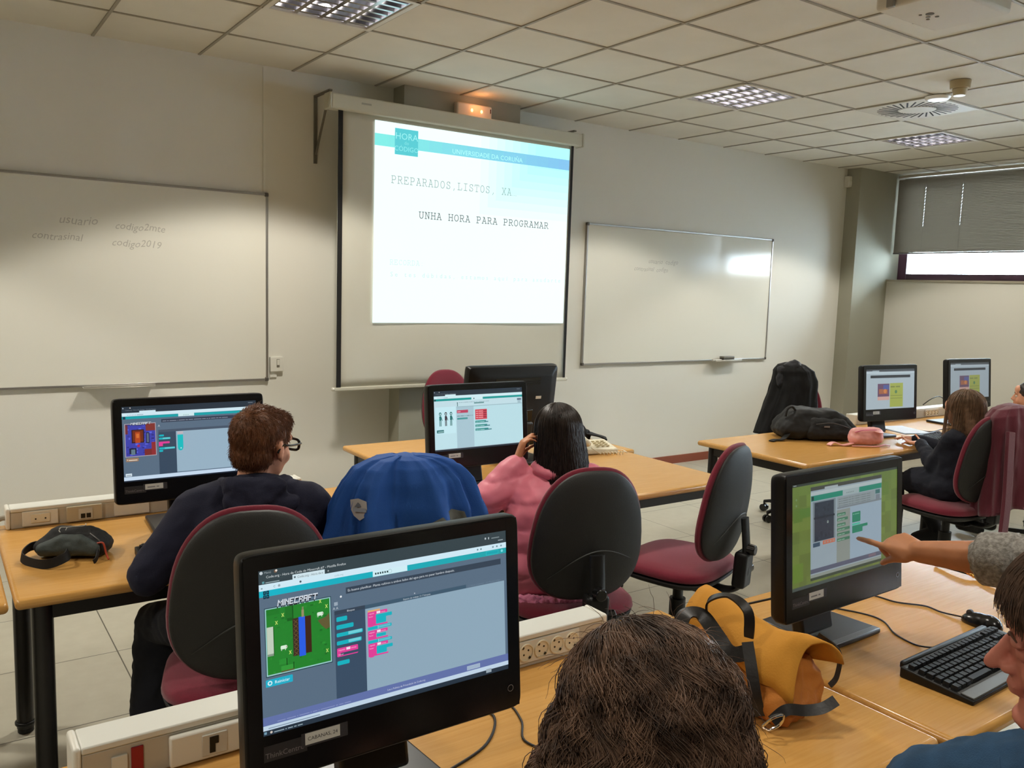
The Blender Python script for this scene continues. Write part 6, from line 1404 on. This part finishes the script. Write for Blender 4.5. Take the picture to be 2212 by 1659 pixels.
cable('second black cable curving toward the curly-haired woman on the nearest desk', [(.74, 1.45, Z1+.004), (.88, 1.43, Z1+.008), (.98, 1.40, Z1), (.97, 1.32, Z1), (.93, 1.25, Z1), (.96, 1.18, Z1), (1.0, 1.14, Z1)], .0024)
cable('black cable under the stand of the girl in pink’s monitor', [(2.13, 3.14, Z1), (2.14, 3.04, Z1), (2.17, 2.95, Z1), (2.14, 2.84, Z1)], .0026)
cable('thin black cable across the far desk behind the keyboard', [(5.25, 3.2, Z1), (5.45, 3.15, Z1), (5.55, 3.0, Z1), (5.75, 3.02, Z1), (5.9, 2.95, Z1)], .003)
cable('black cable arching over the far power trunking', [(6.25, 3.46, TZ+.085), (6.33, 3.44, TZ+.13), (6.45, 3.44, TZ+.14), (6.56, 3.42, TZ+.085)], .004)
t = thing('chain', 'gold bead chain lying along the right-hand edge of the desk under the forearm', 'chain', (2.735, 1.29, TZ), 0)
for k in range(26):
    q = k/25; MB().sph((.012*math.sin(q*9), .13-.27*q, .006+.010*abs(math.sin(q*6))), (.0075, .0085, .006), n=8).build('bead', mat('gold', (226, 170, 90), .2, metal=1), t, smooth=180)
# blue folder and papers
t = thing('folder', 'light blue folder lying by the stand of the far monitor', 'folder', (5.42, 3.12, TZ), .35)
MB().b2(-.11, .11, -.15, .15, 0, .004).build('cover', mat('folder_blue', (150, 176, 206), .4), t, bevel=.001)
MB().b2(-.105, .105, -.145, .145, .0045, .0065).build('sheet', mat('paper', (206, 214, 224), .7), t)
# telephone and dark hat
t = thing('telephone', 'cream desk telephone with a coiled cord on the teacher’s desk', 'telephone', (2.985, 3.475, TZ), .25)
m = MB(); m.add([(-.11, -.085, 0), (.11, -.085, 0), (.11, .085, 0), (-.11, .085, 0), (-.105, -.08, .03), (.105, -.08, .03), (.10, .08, .055), (-.10, .08, .055)], [(0,3,2,1),(4,5,6,7),(0,1,5,4),(2,3,7,6),(0,4,7,3),(1,2,6,5)])
m.build('base', CREAM, t, bevel=.01, seg=3)
blob('handset', [('h', [((-.075, -.075, .062), .02), ((-.075, -.05, .066), .018)]), ('h', [((-.075, .07, .078), .022), ((-.075, .045, .08), .018)]), cap((-.075, -.06, .07), (-.075, .06, .088), .014), cap((-.075, -.03, .076), (-.075, .04, .086), .014)], CREAM, t, .004, 3)
for a in range(3):
    for b in range(4): MB().box((.0+.028*a, -.05+.024*b, .0415+.0036*b), (.018, .014, .006)).build('button', mat('phone_button', (200, 186, 150), .4), t, bevel=.001)
m = MB().tube([(-.06, -.085, .04), (-.02, -.11, .012)] + [(-.01+.0042*i, -.115+.008*math.cos(i*1.4), .011+.0075*math.sin(i*1.4)) for i in range(34)] + [(.15, -.10, .008), (.16, -.04, .008), (.13, .02, .01)], .0026, n=5); m.build('coiled_cord', CREAM, t, smooth=180)
t = thing('hat', 'crumpled black cap on the teacher’s desk behind the telephone', 'hat', (3.12, 3.80, TZ), .3)
blob('crown', [('h', [((-.03, 0, .02), .02), ((.03, 0, .02), .05), ((-.04, .02, .05), .045), ((.0, .0, .1), .03)]), ('h', [((-.05, 0, .02), .03), ((.06, .01, .02), .04), ((-.07, .0, .09), .02)])], BLKW, t, .006, 2, disp=wrinkle(.008, 26, 2))
MB().strap([(.06, .0, .04), (.10, -.02, .035), (.15, -.03, .02), (.18, -.04, .008)], .09, .008, up=(0, 0, 1)).build('brim', BLKW, t, bevel=.002)
